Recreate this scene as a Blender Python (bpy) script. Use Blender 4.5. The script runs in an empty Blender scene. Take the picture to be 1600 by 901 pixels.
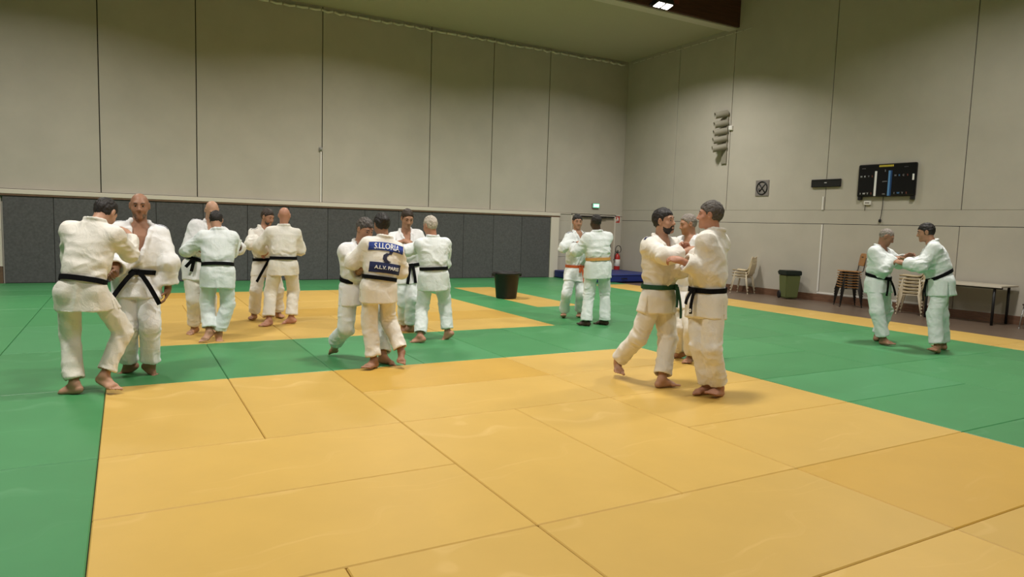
import bpy, bmesh, math, random
import numpy as np
from mathutils import Vector, Matrix
from mathutils.bvhtree import BVHTree
random.seed(7)
QF = 1.08            # mesh fineness of the figures (1 = full)
SC = bpy.context.scene
COL = SC.collection
# ------------------------------------------------------------------ camera
f_, yaw_, pit_, rol_, cx_, cy_, cz_ = 1069.80, 0.515301, 0.092337, 0.031804, 0.17278, -6.88124, 1.53633
F = np.array([math.sin(yaw_)*math.cos(pit_), math.cos(yaw_)*math.cos(pit_), -math.sin(pit_)])
R0 = np.array([math.cos(yaw_), -math.sin(yaw_), 0.0])
U0 = np.cross(R0, F)
RT = R0*math.cos(rol_)+U0*math.sin(rol_)
UP = -R0*math.sin(rol_)+U0*math.cos(rol_)
cam = bpy.data.cameras.new('camera'); cam.lens = f_/1600*36; cam.sensor_width = 36
camo = bpy.data.objects.new('camera', cam); COL.objects.link(camo)
camo.matrix_world = Matrix(((RT[0], UP[0], -F[0], cx_), (RT[1], UP[1], -F[1], cy_), (RT[2], UP[2], -F[2], cz_), (0, 0, 0, 1)))
cam.clip_end = 200
SC.camera = camo
# ------------------------------------------------------------------ helpers
def tag(o, label=None, cat=None, group=None, kind=None):
    if label: o['label'] = label
    if cat: o['category'] = cat
    if group: o['group'] = group
    if kind: o['kind'] = kind
    return o
def empty(name, loc=(0, 0, 0), rz=0.0):
    o = bpy.data.objects.new(name, None); COL.objects.link(o)
    o.location = loc; o.rotation_euler = (0, 0, rz); o.empty_display_size = .1
    return o
def link_mesh(name, me, mats, parent=None):
    o = bpy.data.objects.new(name, me); COL.objects.link(o)
    for m in (mats if isinstance(mats, (list, tuple)) else [mats]): me.materials.append(m)
    if parent: o.parent = parent
    return o
class MB:
    """collects boxes, bars and tubes that become ONE mesh object"""
    def __init__(s): s.bm = bmesh.new(); s.mi = 0; s.smooth = False
    def _fin(s, verts):
        fs = set()
        for v in verts:
            for f in v.link_faces: fs.add(f)
        for f in fs: f.material_index = s.mi; f.smooth = s.smooth
    def box(s, x0, y0, z0, x1, y1, z1, bev=0.0, rz=0.0, seg=1):
        r = bmesh.ops.create_cube(s.bm, size=1.0); vs = r['verts']
        c = Vector(((x0+x1)/2, (y0+y1)/2, (z0+z1)/2))
        M = Matrix.Translation(c) @ Matrix.Rotation(rz, 4, 'Z') @ Matrix.Diagonal((abs(x1-x0), abs(y1-y0), abs(z1-z0), 1))
        bmesh.ops.transform(s.bm, matrix=M, verts=vs)
        if bev > 0:
            es = list({e for v in vs for e in v.link_edges})
            r = bmesh.ops.bevel(s.bm, geom=es, offset=bev, segments=seg, affect='EDGES', profile=.6)
            vs = r['verts']
        s._fin(vs); return s
    def tube(s, pts, r, n=10, caps=True, r2=None, closed=False):
        pts = [Vector(p) for p in pts]; rings = []; N = len(pts)
        ref = None
        for i, p in enumerate(pts):
            a = pts[i-1] if (i > 0 or closed) else p; b = pts[(i+1) % N] if (i < N-1 or closed) else p
            d = (b-a).normalized()
            if ref is None:
                ref = d.orthogonal().normalized()
            else:
                ref = (ref-d*ref.dot(d)).normalized()
            bi = d.cross(ref); rr = r if r2 is None else r+(r2-r)*i/max(1, N-1)
            if isinstance(r, (list, tuple)): rr = r[i]
            rings.append([s.bm.verts.new(p+(ref*math.cos(2*math.pi*k/n)+bi*math.sin(2*math.pi*k/n))*rr) for k in range(n)])
        fs = []
        for i in range(N if closed else N-1):
            A, B = rings[i], rings[(i+1) % N]
            for k in range(n):
                fs.append(s.bm.faces.new((A[k], A[(k+1) % n], B[(k+1) % n], B[k])))
        for f in fs: f.smooth = True; f.material_index = s.mi
        if caps and not closed:
            for rg, flip in ((rings[0], True), (rings[-1], False)):
                f = s.bm.faces.new(rg[::-1] if flip else rg); f.material_index = s.mi
        return s
    def lathe(s, prof, c=(0, 0, 0), n=32, axis='Z'):
        rings = []
        for (r, z) in prof:
            rg = []
            for k in range(n):
                t = 2*math.pi*k/n; v = Vector((r*math.cos(t), r*math.sin(t), z))
                if axis == 'Y': v = Vector((v.x, v.z, v.y))
                if axis == 'X': v = Vector((v.z, v.x, v.y))
                rg.append(s.bm.verts.new(v+Vector(c)))
            rings.append(rg)
        for A, B in zip(rings, rings[1:]):
            for k in range(n):
                f = s.bm.faces.new((A[k], A[(k+1) % n], B[(k+1) % n], B[k])); f.smooth = True; f.material_index = s.mi
        for rg in (rings[0], rings[-1]):
            if prof[rings.index(rg)][0] > 1e-4:
                f = s.bm.faces.new(rg); f.material_index = s.mi
        return s
    def prism(s, poly, off, ext):
        """polygon (list of 3-D points) extruded by vector ext"""
        a = [s.bm.verts.new(Vector(p)+Vector(off)) for p in poly]; b = [s.bm.verts.new(Vector(p)+Vector(off)+Vector(ext)) for p in poly]
        fs = [s.bm.faces.new(a[::-1]), s.bm.faces.new(b)]
        for i in range(len(a)):
            j = (i+1) % len(a); fs.append(s.bm.faces.new((a[i], a[j], b[j], b[i])))
        for f in fs: f.material_index = s.mi
        return s
    def strip(s, pts, ups, h, t):
        """ribbon of height h (along ups) and thickness t swept along pts"""
        pts = [Vector(p) for p in pts]; ups = [Vector(u).normalized() for u in ups]; rings = []; N = len(pts)
        for i in range(N):
            d = (pts[min(i+1, N-1)]-pts[max(i-1, 0)]).normalized(); u = ups[i]; u = (u-d*u.dot(d)).normalized(); n = d.cross(u)
            hh = h[i] if isinstance(h, (list, tuple)) else h
            rings.append([s.bm.verts.new(pts[i]+u*a*hh/2+n*b*t/2) for a, b in ((-1, -1), (1, -1), (1, 1), (-1, 1))])
        for A, B in zip(rings, rings[1:]):
            for k in range(4):
                f = s.bm.faces.new((A[k], A[(k+1) % 4], B[(k+1) % 4], B[k])); f.material_index = s.mi; f.smooth = False
        s.bm.faces.new(rings[0][::-1]).material_index = s.mi; s.bm.faces.new(rings[-1]).material_index = s.mi
        return s
    def build(s, name, mats, parent=None):
        bmesh.ops.recalc_face_normals(s.bm, faces=s.bm.faces)
        me = bpy.data.meshes.new(name); s.bm.to_mesh(me); s.bm.free()
        return link_mesh(name, me, mats, parent)
def copy_tree(o, parent=None):
    c = o.copy(); COL.objects.link(c)
    if parent: c.parent = parent
    for ch in list(o.children): copy_tree(ch, c)
    return c
# ------------------------------------------------------------------ materials
def mat(name, col, rough=.6, metal=0.0, noise=None, bump=None, emit=None, spec=.4, var=0.0):
    m = bpy.data.materials.new(name); m.use_nodes = True; nt = m.node_tree; N = nt.nodes; L = nt.links
    b = N['Principled BSDF']; b.inputs['Base Color'].default_value = (*col, 1); b.inputs['Roughness'].default_value = rough
    b.inputs['Metallic'].default_value = metal; b.inputs['Specular IOR Level'].default_value = spec
    tc = N.new('ShaderNodeTexCoord')
    src = None
    if noise:
        sc, amt, sx = noise[0], noise[1], (noise[2] if len(noise) > 2 else (1, 1, 1))
        mp = N.new('ShaderNodeMapping'); mp.inputs['Scale'].default_value = sx; L.new(tc.outputs['Object'], mp.inputs['Vector'])
        nz_ = N.new('ShaderNodeTexNoise'); nz_.inputs['Scale'].default_value = sc; nz_.inputs['Detail'].default_value = 6; nz_.inputs['Roughness'].default_value = .6
        L.new(mp.outputs[0], nz_.inputs['Vector'])
        cr = N.new('ShaderNodeMapRange'); cr.inputs['From Min'].default_value = .3; cr.inputs['From Max'].default_value = .7
        cr.inputs['To Min'].default_value = 1-amt; cr.inputs['To Max'].default_value = 1+amt; L.new(nz_.outputs['Fac'], cr.inputs['Value'])
        mx = N.new('ShaderNodeVectorMath'); mx.operation = 'SCALE'; mx.inputs[0].default_value = col; L.new(cr.outputs[0], mx.inputs['Scale'])
        src = mx.outputs[0]
    if var:
        oi = N.new('ShaderNodeObjectInfo'); vr = N.new('ShaderNodeMapRange'); vr.inputs['To Min'].default_value = 1-var; vr.inputs['To Max'].default_value = 1+var
        L.new(oi.outputs['Random'], vr.inputs['Value'])
        m2 = N.new('ShaderNodeVectorMath'); m2.operation = 'SCALE'
        if src: L.new(src, m2.inputs[0])
        else: m2.inputs[0].default_value = col
        L.new(vr.outputs[0], m2.inputs['Scale']); src = m2.outputs[0]
    if src: L.new(src, b.inputs['Base Color'])
    if bump:
        bs, st, kind = bump
        if kind == 'noise':
            t = N.new('ShaderNodeTexNoise'); t.inputs['Scale'].default_value = bs; t.inputs['Detail'].default_value = 4; o = t.outputs['Fac']; L.new(tc.outputs['Object'], t.inputs['Vector'])
        elif kind == 'weave':
            t = N.new('ShaderNodeTexVoronoi'); t.inputs['Scale'].default_value = bs; o = t.outputs['Distance']; L.new(tc.outputs['Object'], t.inputs['Vector'])
        elif kind == 'net':
            t = N.new('ShaderNodeTexVoronoi'); t.feature = 'DISTANCE_TO_EDGE'; t.inputs['Scale'].default_value = bs; o = t.outputs['Distance']; L.new(tc.outputs['Object'], t.inputs['Vector'])
        bp = N.new('ShaderNodeBump'); bp.inputs['Strength'].default_value = st; bp.inputs['Distance'].default_value = .01
        L.new(o, bp.inputs['Height']); L.new(bp.outputs[0], b.inputs['Normal'])
    if emit:
        b.inputs['Emission Color'].default_value = (*emit[0], 1); b.inputs['Emission Strength'].default_value = emit[1]
    return m
def nodes(m): return m.node_tree.nodes, m.node_tree.links
def add_scuffs(m, scuff, amt, scale):
    """long pale scuff marks rubbed into the mat vinyl"""
    N, L = nodes(m); b = N['Principled BSDF']; tc = N.new('ShaderNodeTexCoord')
    wn = N.new('ShaderNodeTexNoise'); wn.inputs['Scale'].default_value = 1.1; L.new(tc.outputs['Object'], wn.inputs['Vector'])
    ad = N.new('ShaderNodeVectorMath'); ad.operation = 'MULTIPLY_ADD'; L.new(wn.outputs['Color'], ad.inputs[0]); ad.inputs[1].default_value = (1.3, 1.3, 0); L.new(tc.outputs['Object'], ad.inputs[2])
    mp = N.new('ShaderNodeMapping'); mp.inputs['Rotation'].default_value = (0, 0, .5); mp.inputs['Scale'].default_value = (scale, scale*14, 1); L.new(ad.outputs[0], mp.inputs['Vector'])
    n2 = N.new('ShaderNodeTexNoise'); n2.inputs['Scale'].default_value = 1; n2.inputs['Detail'].default_value = 5; L.new(mp.outputs[0], n2.inputs['Vector'])
    mr = N.new('ShaderNodeMapRange'); mr.inputs['From Min'].default_value = .6; mr.inputs['From Max'].default_value = .78; mr.inputs['To Max'].default_value = amt; L.new(n2.outputs['Fac'], mr.inputs['Value'])
    mx = N.new('ShaderNodeMix'); mx.data_type = 'RGBA'; L.new(mr.outputs[0], mx.inputs['Factor'])
    src = b.inputs['Base Color'].links[0].from_socket
    L.new(src, mx.inputs['A']); mx.inputs['B'].default_value = (*scuff, 1); L.new(mx.outputs['Result'], b.inputs['Base Color'])
    return m
# ------------------------------------------------------------------ figures: implicit surfaces turned into one continuous mesh
A_ = np.array
def nrm(v): v = np.asarray(v, float); return v/max(np.linalg.norm(v), 1e-9)
def smin(a, b, k):
    h = np.maximum(k-np.abs(a-b), 0)/k
    return np.minimum(a, b)-h*h*k*.25
def smax(a, b, k): return -smin(-a, -b, k)
def rc(P, a, b, ra, rb):
    a = np.asarray(a, np.float32); ba = np.asarray(b, np.float32)-a; pa = P-a
    h = np.clip(pa@ba/max(float(ba@ba), 1e-9), 0, 1)
    return np.linalg.norm(pa-h[:, None]*ba, axis=1)-(ra+(rb-ra)*h)
def ell(P, c, R, r):
    q = (P-np.asarray(c, np.float32))@np.asarray(R, np.float32).T; r = np.asarray(r, np.float32)
    k0 = np.linalg.norm(q/r, axis=1); k1 = np.linalg.norm(q/(r*r), axis=1)
    return k0*(k0-1)/np.maximum(k1, 1e-6)
def near(P, c, rad, fn, pad=.06):
    """evaluate fn only near its bounding sphere"""
    d = np.linalg.norm(P-np.asarray(c, np.float32), axis=1)-rad
    m = d < pad; o = np.maximum(d, pad*.5).astype(np.float32)
    if m.any(): o[m] = fn(P[m])
    return o
def mesh_sdf(fn, lo, hi, h):
    lo = np.asarray(lo, float); hi = np.asarray(hi, float); B = 4; H = h*B
    nb = np.ceil((hi-lo)/H).astype(int)
    g = [lo[i]+H*(np.arange(nb[i])+.5) for i in range(3)]
    P = np.stack(np.meshgrid(*g, indexing='ij'), -1).reshape(-1, 3).astype(np.float32)
    dc = fn(P).reshape(nb)
    act = np.abs(dc) < H*1.25
    n = nb*B+1
    val = np.repeat(np.repeat(np.repeat(np.where(dc < 0, -1., 1.).astype(np.float32), B, 0), B, 1), B, 2)
    val = np.pad(val, ((0, 1), (0, 1), (0, 1)), mode='edge')
    m = np.repeat(np.repeat(np.repeat(act, B, 0), B, 1), B, 2); mm = np.zeros(n, bool)
    for dx in (0, 1):
        for dy in (0, 1):
            for dz in (0, 1): mm[dx:dx+n[0]-1, dy:dy+n[1]-1, dz:dz+n[2]-1] |= m
    idx = np.argwhere(mm); Pf = (lo+idx*h).astype(np.float32); out = np.empty(len(Pf), np.float32)
    for s in range(0, len(Pf), 200000): out[s:s+200000] = fn(Pf[s:s+200000])
    val[mm] = out
    ins = val < 0
    c8 = sum(ins[dx:dx+n[0]-1, dy:dy+n[1]-1, dz:dz+n[2]-1].astype(np.uint8) for dx in (0, 1) for dy in (0, 1) for dz in (0, 1))
    cells = np.argwhere((c8 > 0) & (c8 < 8))
    vid = np.full(n-1, -1, np.int32); vid[tuple(cells.T)] = np.arange(len(cells))
    off = A_([(x, y, z) for x in (0, 1) for y in (0, 1) for z in (0, 1)])
    V8 = np.stack([val[tuple((cells+o).T)] for o in off], 1)
    acc = np.zeros((len(cells), 3)); cnt = np.zeros(len(cells))
    for i in range(8):
        for j in range(i+1, 8):
            if np.abs(off[i]-off[j]).sum() != 1: continue
            a, b = V8[:, i], V8[:, j]; c = (a < 0) != (b < 0)
            t = np.where(c, a/np.where(c, a-b, 1), 0)[:, None]
            acc += np.where(c[:, None], off[i]+(off[j]-off[i])*t, 0); cnt += c
    V = lo+(cells+acc/np.maximum(cnt, 1)[:, None])*h
    quads = []
    for ax in range(3):
        b_, c_ = [(1, 2), (2, 0), (0, 1)][ax]
        sl0 = [slice(0, None)]*3; sl1 = [slice(0, None)]*3
        sl0[ax] = slice(0, n[ax]-1); sl1[ax] = slice(1, n[ax])
        s0 = ins[tuple(sl0)]; s1 = ins[tuple(sl1)]
        e = np.argwhere(s0 != s1)
        ok = (e[:, b_] > 0) & (e[:, c_] > 0) & (e[:, b_] < n[b_]-1) & (e[:, c_] < n[c_]-1); e = e[ok]
        def cid(db, dc_):
            k = e.copy(); k[:, b_] += db; k[:, c_] += dc_
            return vid[tuple(k.T)]
        q = np.stack([cid(-1, -1), cid(0, -1), cid(0, 0), cid(-1, 0)], 1)
        fl = s0[tuple(e.T)]; q[~fl] = q[~fl][:, ::-1]
        quads.append(q)
    Q = np.concatenate(quads); Q = Q[(Q >= 0).all(1)]
    return V, Q
def vnoise(P, seed=0):
    """smooth value noise, about -1..1"""
    P = np.asarray(P, float); i = np.floor(P).astype(np.int64); f = P-i; f = f*f*(3-2*f)
    def h(ix, iy, iz):
        n = (ix*374761393+iy*668265263+iz*1274126177+seed*974634777) & 0xffffffff
        n = ((n ^ (n >> 13))*1274126177) & 0xffffffff
        return ((n ^ (n >> 16)) & 0xffff)/32767.5-1
    o = 0
    for dx in (0, 1):
        for dy in (0, 1):
            for dz in (0, 1):
                w = (f[:, 0] if dx else 1-f[:, 0])*(f[:, 1] if dy else 1-f[:, 1])*(f[:, 2] if dz else 1-f[:, 2])
                o = o+w*h(i[:, 0]+dx, i[:, 1]+dy, i[:, 2]+dz)
    return o
def vnormals(V, Q):
    d1 = V[Q[:, 2]]-V[Q[:, 0]]; d2 = V[Q[:, 3]]-V[Q[:, 1]]; fn = np.cross(d1, d2); N = np.zeros_like(V)
    for k in range(4): np.add.at(N, Q[:, k], fn)
    return N/np.maximum(np.linalg.norm(N, axis=1), 1e-12)[:, None]
def relax(V, Q, it=1, w=.5):
    for _ in range(it):
        S = np.zeros_like(V); C = np.zeros(len(V))
        for k in range(4):
            np.add.at(S, Q[:, k], V[Q[:, (k+1) % 4]]+V[Q[:, (k-1) % 4]]); np.add.at(C, Q[:, k], 2)
        V = V*(1-w)+w*S/np.maximum(C, 1)[:, None]
    return V
def to_obj(name, V, Q, mats, origin, parent=None, fm=None):
    me = bpy.data.meshes.new(name)
    me.vertices.add(len(V)); me.vertices.foreach_set('co', (V-origin).astype(np.float32).ravel())
    me.loops.add(Q.size); me.loops.foreach_set('vertex_index', Q.ravel().astype(np.int32))
    me.polygons.add(len(Q)); me.polygons.foreach_set('loop_start', np.arange(0, Q.size, 4, dtype=np.int32))
    me.polygons.foreach_set('use_smooth', np.ones(len(Q), bool))
    if fm is not None: me.polygons.foreach_set('material_index', fm.astype(np.int32))
    me.update(calc_edges=True); me.validate()
    o = link_mesh(name, me, mats, parent)
    if not parent: o.location = origin
    return o
class Loft:
    """body-like volume along a line, elliptic sections (a across, b deep)"""
    def __init__(s, p0, p1, X0, X1, st, p=2.4):
        s.p0 = A_(p0, float); s.ax = A_(p1, float)-s.p0; s.L = np.linalg.norm(s.ax); s.u = s.ax/s.L
        s.X0 = nrm(X0-s.u*(X0@s.u)); s.X1 = nrm(X1-s.u*(X1@s.u)); s.st = A_(st, float); s.p = p
        s.t0, s.t1 = s.st[0, 0], s.st[-1, 0]
    def frame(s, t):
        w = np.clip(t, 0, 1); X = nrm(s.X0*(1-w)+s.X1*w); Y = np.cross(s.u, X)   # X = his right, Y = front
        return X, Y
    def ab(s, t): return [np.interp(t, s.st[:, 0], s.st[:, i]) for i in (1, 2, 3)]
    def loc(s, P):
        d = P-s.p0.astype(np.float32); t = d@s.ax.astype(np.float32)/s.L**2; tc = np.clip(t, s.t0, s.t1); w = np.clip(tc, 0, 1)[:, None]
        X = s.X0*(1-w)+s.X1*w; X /= np.linalg.norm(X, axis=1)[:, None]; Y = np.cross(s.u, X)
        e = d-tc[:, None]*s.ax
        return t, tc, (e*X).sum(1), (e*Y).sum(1)
    def sdf(s, P):
        t, tc, x, y = s.loc(P); a, b, yo = s.ab(tc); y = y-yo
        e = (np.abs(x/a)**s.p+np.abs(y/b)**s.p)**(1/s.p)
        dr = (e-1)*np.minimum(a, b); da = np.maximum(t-s.t1, s.t0-t)*s.L
        return np.where(da > 0, np.sqrt(np.maximum(dr, 0)**2+da*da), np.maximum(dr, da))
    def pt(s, t, x=None, ang=None, off=0, side=1):
        """surface point: by across-offset x on the front (side=1) or back, or by angle"""
        a, b, yo = s.ab(t); X, Y = s.frame(t); c = s.p0+s.ax*t
        if ang is None:
            q = max(0., 1-abs(x/a)**s.p)**(1/s.p)
            return c+X*x+Y*(yo+side*(b*q+off))
        ca, sa = math.cos(ang), math.sin(ang); r = (abs(ca/(a+off))**s.p+abs(sa/(b+off))**s.p)**(-1/s.p)
        return c+X*ca*r+Y*(yo+sa*r)
def hand_fn(w, d, n, right, k, curl, tcurl=.6):
    """returns (sdf, centre, radius) of a hand with five separate fingers"""
    d = nrm(d); n = nrm(n-d*(n@d)); s = np.cross(d, n) if right else np.cross(n, d)   # s: thumb side
    R = A_([d, s, n]); pal = w+d*.052*k
    segs = []
    for i, (o, l, r) in enumerate(((.030, .92, .0088), (.0105, 1.0, .009), (-.0095, .95, .0086), (-.028, .76, .0076))):
        b = w+d*(.088-abs(o-.005)*.25)*k+s*o*k; ang = .25*curl; p = b; sp = s*(o*3.2)*(1-.7*curl)
        for j, ln in enumerate((.044, .028, .022)):
            ang += (.45, .95, .6)[j]*curl*1.15
            dd = nrm(d*math.cos(ang)+n*math.sin(ang)+sp); q = p+dd*ln*l*k
            segs.append((p, q, r*k*(1-.06*j), r*k*(.94-.07*j))); p = q
    tb = w+d*.022*k+s*.024*k+n*.006*k; t1 = tb+nrm(d*.72+s*.62+n*.25)*.046*k
    t2 = t1+nrm(d*.85+s*.15+n*(.25+tcurl))*.034*k; t3 = t2+nrm(d*.9-s*.15+n*(.25+tcurl))*.026*k
    def fn(P):
        o = ell(P, pal, R, A_([.052, .043, .0165])*k)
        o = smin(o, rc(P, w, w+d*.03*k, .027*k, .028*k), .03*k)
        o = smin(o, rc(P, tb, t1, .017*k, .0115*k), .016*k)
        t = np.minimum(rc(P, t1, t2, .0115*k, .0105*k), rc(P, t2, t3, .0105*k, .008*k)); o = smin(o, t, .006*k)
        for a, b, ra, rb in segs: o = smin(o, rc(P, a, b, ra, rb), .0045*k)
        return o
    return fn, w+d*.07*k, .125*k
def foot_fn(an, to, leg, k):
    """foot with heel, arch, ball and five toes; an = ankle joint, to = where the toes touch, leg = down direction of the shin"""
    u = nrm(to-an); l = nrm(leg); side = nrm(np.cross(A_([0, 0, 1.]), A_([u[0], u[1], 0])))
    c, s_ = math.cos(.42), math.sin(.42); nn = nrm(np.cross(u, side)); nn = nn if nn[2] > 0 else -nn
    f = nrm(u*c+nn*s_); nn = nrm(nn*c-u*s_)
    return f, nn, side
def person(name, P, look):
    """P: joint positions in metres; look: build, hair, belt, clothing"""
    P = {a: (A_(b, float) if hasattr(b, '__len__') else b) for a, b in P.items()}
    k = P['k']; g = look.get('girth', 1.0); skin = look['skin']; h0 = look.get('res', .0065)/QF
    UPV = A_([0, 0, 1.]); G = P['G'].copy()
    belt = P['pel']+nrm(P['neck']-P['pel'])*.10*k
    hX = np.cross(P['hf'], UPV); hX = nrm(hX); sX = nrm(np.cross(P['sf'], UPV))        # his right
    pel, neck, head = P['pel'], P['neck'], P['head']; L = np.linalg.norm(neck-pel); tb = .10*k/L
    kk = k*g
    hf, hu = nrm(P['hdf']), nrm(P['hdu']); hr = np.cross(hf, hu); HR = A_([hr, hf, hu])     # x right, y forward, z up of the head
    hp = lambda x, y, z: head+(hr*x+hf*y+hu*z)*k
    # ---- bare torso
    body_l = Loft(pel, neck, hX, sX, [(-.14, .13*kk, .10*kk, 0), (0, .155*kk, .105*kk, 0), (tb, .145*kk, .10*kk, .005), (.6, .165*kk, .108*kk, .005), (.8, .16*kk, .098*kk, .0), (.93, .10*k, .07*k, 0), (1.0, .06*k, .056*k, 0)])
    toe = {}
    for s in 'LR':
        toe[s] = foot_fn(P['an'+s], P['to'+s], P['an'+s]-P['kn'+s], k)
    hands = []
    for s in 'LR':
        d = P['hand_left' if s == 'L' else 'hand_right']; md = (P['el'+s]+P['wr'+s])/2
        n0 = look.get('palm'+s)
        if n0 is None:
            med = (hX if s == 'L' else -hX)
            n0 = med*.8-UPV*.6 if d[2] > -.6 else med+P['sf']*.1
        else: n0 = A_(n0, float)
        hands.append(hand_fn(P['wr'+s], d, nrm(n0), s == 'R', k, look.get('curl'+s, .85)))
    def f_head(X):
        o = ell(X, hp(0, -.012, .028), HR, A_([.0755, .097, .091])*k)
        o = smin(o, ell(X, hp(0, .024, -.03), HR, A_([.060, .066, .078])*k), .04*k)
        o = smin(o, ell(X, hp(0, .034, -.075), HR, A_([.042, .048, .036])*k), .035*k)
        o = smin(o, rc(X, hp(0, .076, -.1), hp(0, .070, -.096), .016*k, .016*k), .03*k)
        o = smin(o, rc(X, hp(-.034, .072, .03), hp(.034, .072, .03), .014*k, .014*k), .022*k)
        for sg in (-1, 1):
            o = smax(o, -(np.linalg.norm(X-hp(sg*.031, .105, .008).astype(np.float32), axis=1)-.019*k), .018*k)
            o = smin(o, rc(X, hp(sg*.044, .058, -.028), hp(sg*.04, .062, -.036), .018*k, .018*k), .03*k)
        for sg in (-1, 1):
            o = smin(o, rc(X, hp(sg*.018, .083, .0165), hp(sg*.044, .0775, .0145), .0055*k, .0055*k), .005*k)
            o = smin(o, rc(X, hp(sg*.02, .081, -.003), hp(sg*.042, .0765, -.001), .0045*k, .0045*k), .005*k)
        o = smin(o, rc(X, hp(0, .086, .016), hp(0, .106, -.026), .0085*k, .0125*k), .014*k)
        for sg in (-1, 1): o = smin(o, rc(X, hp(sg*.013, .097, -.032), hp(sg*.011, .099, -.03), .009*k, .009*k), .008*k)
        o = smin(o, rc(X, hp(-.019, .083, -.059), hp(.019, .083, -.059), .0075*k, .0075*k), .009*k)
        o = smin(o, rc(X, hp(-.015, .083, -.071), hp(.015, .083, -.071), .0085*k, .0085*k), .009*k)
        o = smax(o, -rc(X, hp(-.024, .098, -.0645), hp(.024, .098, -.0645), .0045*k, .0045*k), .006*k)
        for sg in (-1, 1):
            e = ell(X, hp(sg*.079, -.004, .002), HR, A_([.012, .02, .033])*k)
            e = smax(e, -ell(X, hp(sg*.088, .004, .004), HR, A_([.009, .011, .02])*k), .006)
            o = smin(o, e, .012*k)
        return o
    nk_lo = neck-nrm(neck-pel)*.06*k+P['sf']*.0
    nk_hi = hp(0, -.022, -.045)
    def f_body(X):
        o = body_l.sdf(X)
        for s in 'LR':
            o = smin(o, rc(X, neck-nrm(neck-pel)*.03*k, P['sh'+s], .042*k, .042*k), .04*k)
        o = smin(o, rc(X, nk_lo, nk_hi, .062*k*(.5+.5*g), .056*k), .04*k)
        o = smin(o, near(X, head, .155*k, f_head), .025*k)
        for i, s in enumerate('LR'):
            an, kn, hip = P['an'+s], P['kn'+s], P['hip'+s]; el, wr, sh = P['el'+s], P['wr'+s], P['sh'+s]
            o = smin(o, rc(X, hip, kn, .082*kk, .056*kk), .05*k)
            cm = kn+(an-kn)*.3
            lg = smin(smin(rc(X, kn, cm, .052*kk, .055*kk), rc(X, cm, an, .053*kk, .036*k), .03), rc(X, an, an, .038*k, .038*k), .02)
            o = smin(o, lg, .03*k)
            a_ = smin(rc(X, sh, el, .046*kk, .041*kk), rc(X, el, el+(wr-el)*.35, .043*kk, .044*kk), .02)
            a_ = smin(a_, rc(X, el+(wr-el)*.3, wr, .043*kk, .028*k), .02)
            o = smin(o, a_, .04*k)
            fn, c, r = hands[i]; o = smin(o, near(X, c, r, fn), .016*k)
            f, nn, sd = toe[s]
            def ft(Y, an=an, f=f, nn=nn, sd=sd, s=s):
                q = lambda x, y, z: an+(f*x+sd*y*(-1 if s == 'R' else 1)+nn*z)*k      # y < 0 is the big-toe side
                d = rc(Y, q(-.035, 0, -.045), q(.04, .004*0, -.052), .033*k, .026*k)
                d = smin(d, rc(Y, q(-.038, 0, -.048), q(-.03, 0, -.03), .032*k, .03*k), .02)
                d = smin(d, rc(Y, q(.0, 0, 0), q(.095, -.008, -.048), .036*k, .022*k), .03)
                d = smin(d, rc(Y, q(.112, -.03, -.06), q(.095, .034, -.063), .02*k, .0165*k), .03)
                d = smin(d, rc(Y, q(.0, .012, -.058), q(.098, .028, -.062), .022*k, .018*k), .03)
                for j in range(5):
                    y = -.033+.0175*j; x0 = .118-.006*j; ln = (.052, .046, .042, .036, .03)[j]; r = (.0135, .0095, .009, .0088, .0085)[j]
                    d = smin(d, rc(Y, q(x0, y, -.063), q(x0+ln, y*1.08, -.069+.0*j), r*k, r*.92*k), .006)
                return d
            o = smin(o, near(X, an+(f*.06-nn*.04)*k, .15*k, ft), .02)
        return o
    pts = A_([P[j] for j in ('head', 'neck', 'pel', 'shL', 'shR', 'elL', 'elR', 'wrL', 'wrR', 'knL', 'knR', 'anL', 'anR', 'toL', 'toR')])
    lo, hi = pts.min(0)-.24, pts.max(0)+.24; lo[2] = -.05
    V, Q = mesh_sdf(f_body, lo, hi, h0)
    V[:, 2] = np.maximum(V[:, 2], .0005)
    V = relax(V, Q, 1, .3)
    org = G.copy(); org[2] = 0
    root = to_obj('person', V, Q, skin, org)
    tag(root, look['label'], 'person', 'people practising judo on the mats')
    # ---- trousers
    def f_tr(X):
        o = Loft_tr.sdf(X)
        cut = []
        for s in 'LR':
            an, kn, hip = P['an'+s], P['kn'+s], P['hip'+s]; dn = nrm(an-kn); e = an-dn*look.get('hemup', .045)*k
            hip2 = hip+UPV*.02
            lg = smin(rc(X, hip2, kn, .108*kk, .086*kk), rc(X, kn, e, .085*kk, .084*kk), .02)
            lg = smax(lg, (X-e.astype(np.float32))@dn.astype(np.float32), .008)
            o = smin(o, lg, .025)
            cut.append((e, dn))
        for e, dn in cut: o = smax(o, -rc(X, e-dn*.03, e+dn*.03, .068*kk, .070*kk), .006)
        return o
    Loft_tr = Loft(pel, belt, hX, hX, [(-1.0, .13*kk, .10*kk, 0), (-.3, .155*kk, .112*kk, 0), (1.0, .145*kk, .105*kk, 0)])
    pt2 = A_([P[j] for j in ('pel', 'hipL', 'hipR', 'knL', 'knR', 'anL', 'anR')])
    V, Q = mesh_sdf(f_tr, pt2.min(0)-.2, np.maximum(pt2.max(0)+.17, 0), .0095/QF)
    N = vnormals(V, Q); seed = look['seed']
    z = V[:, 2]
    fold = vnoise(np.stack([V[:, 0]*7, V[:, 1]*7, z*3.2+vnoise(V*4, seed+5)*.9], 1), seed)
    fold2 = 1-np.abs(vnoise(np.stack([V[:, 0]*9, V[:, 1]*9, z*14+vnoise(V*5, seed+9)*1.8], 1), seed+1))*2
    low = np.zeros(len(V))
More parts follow.
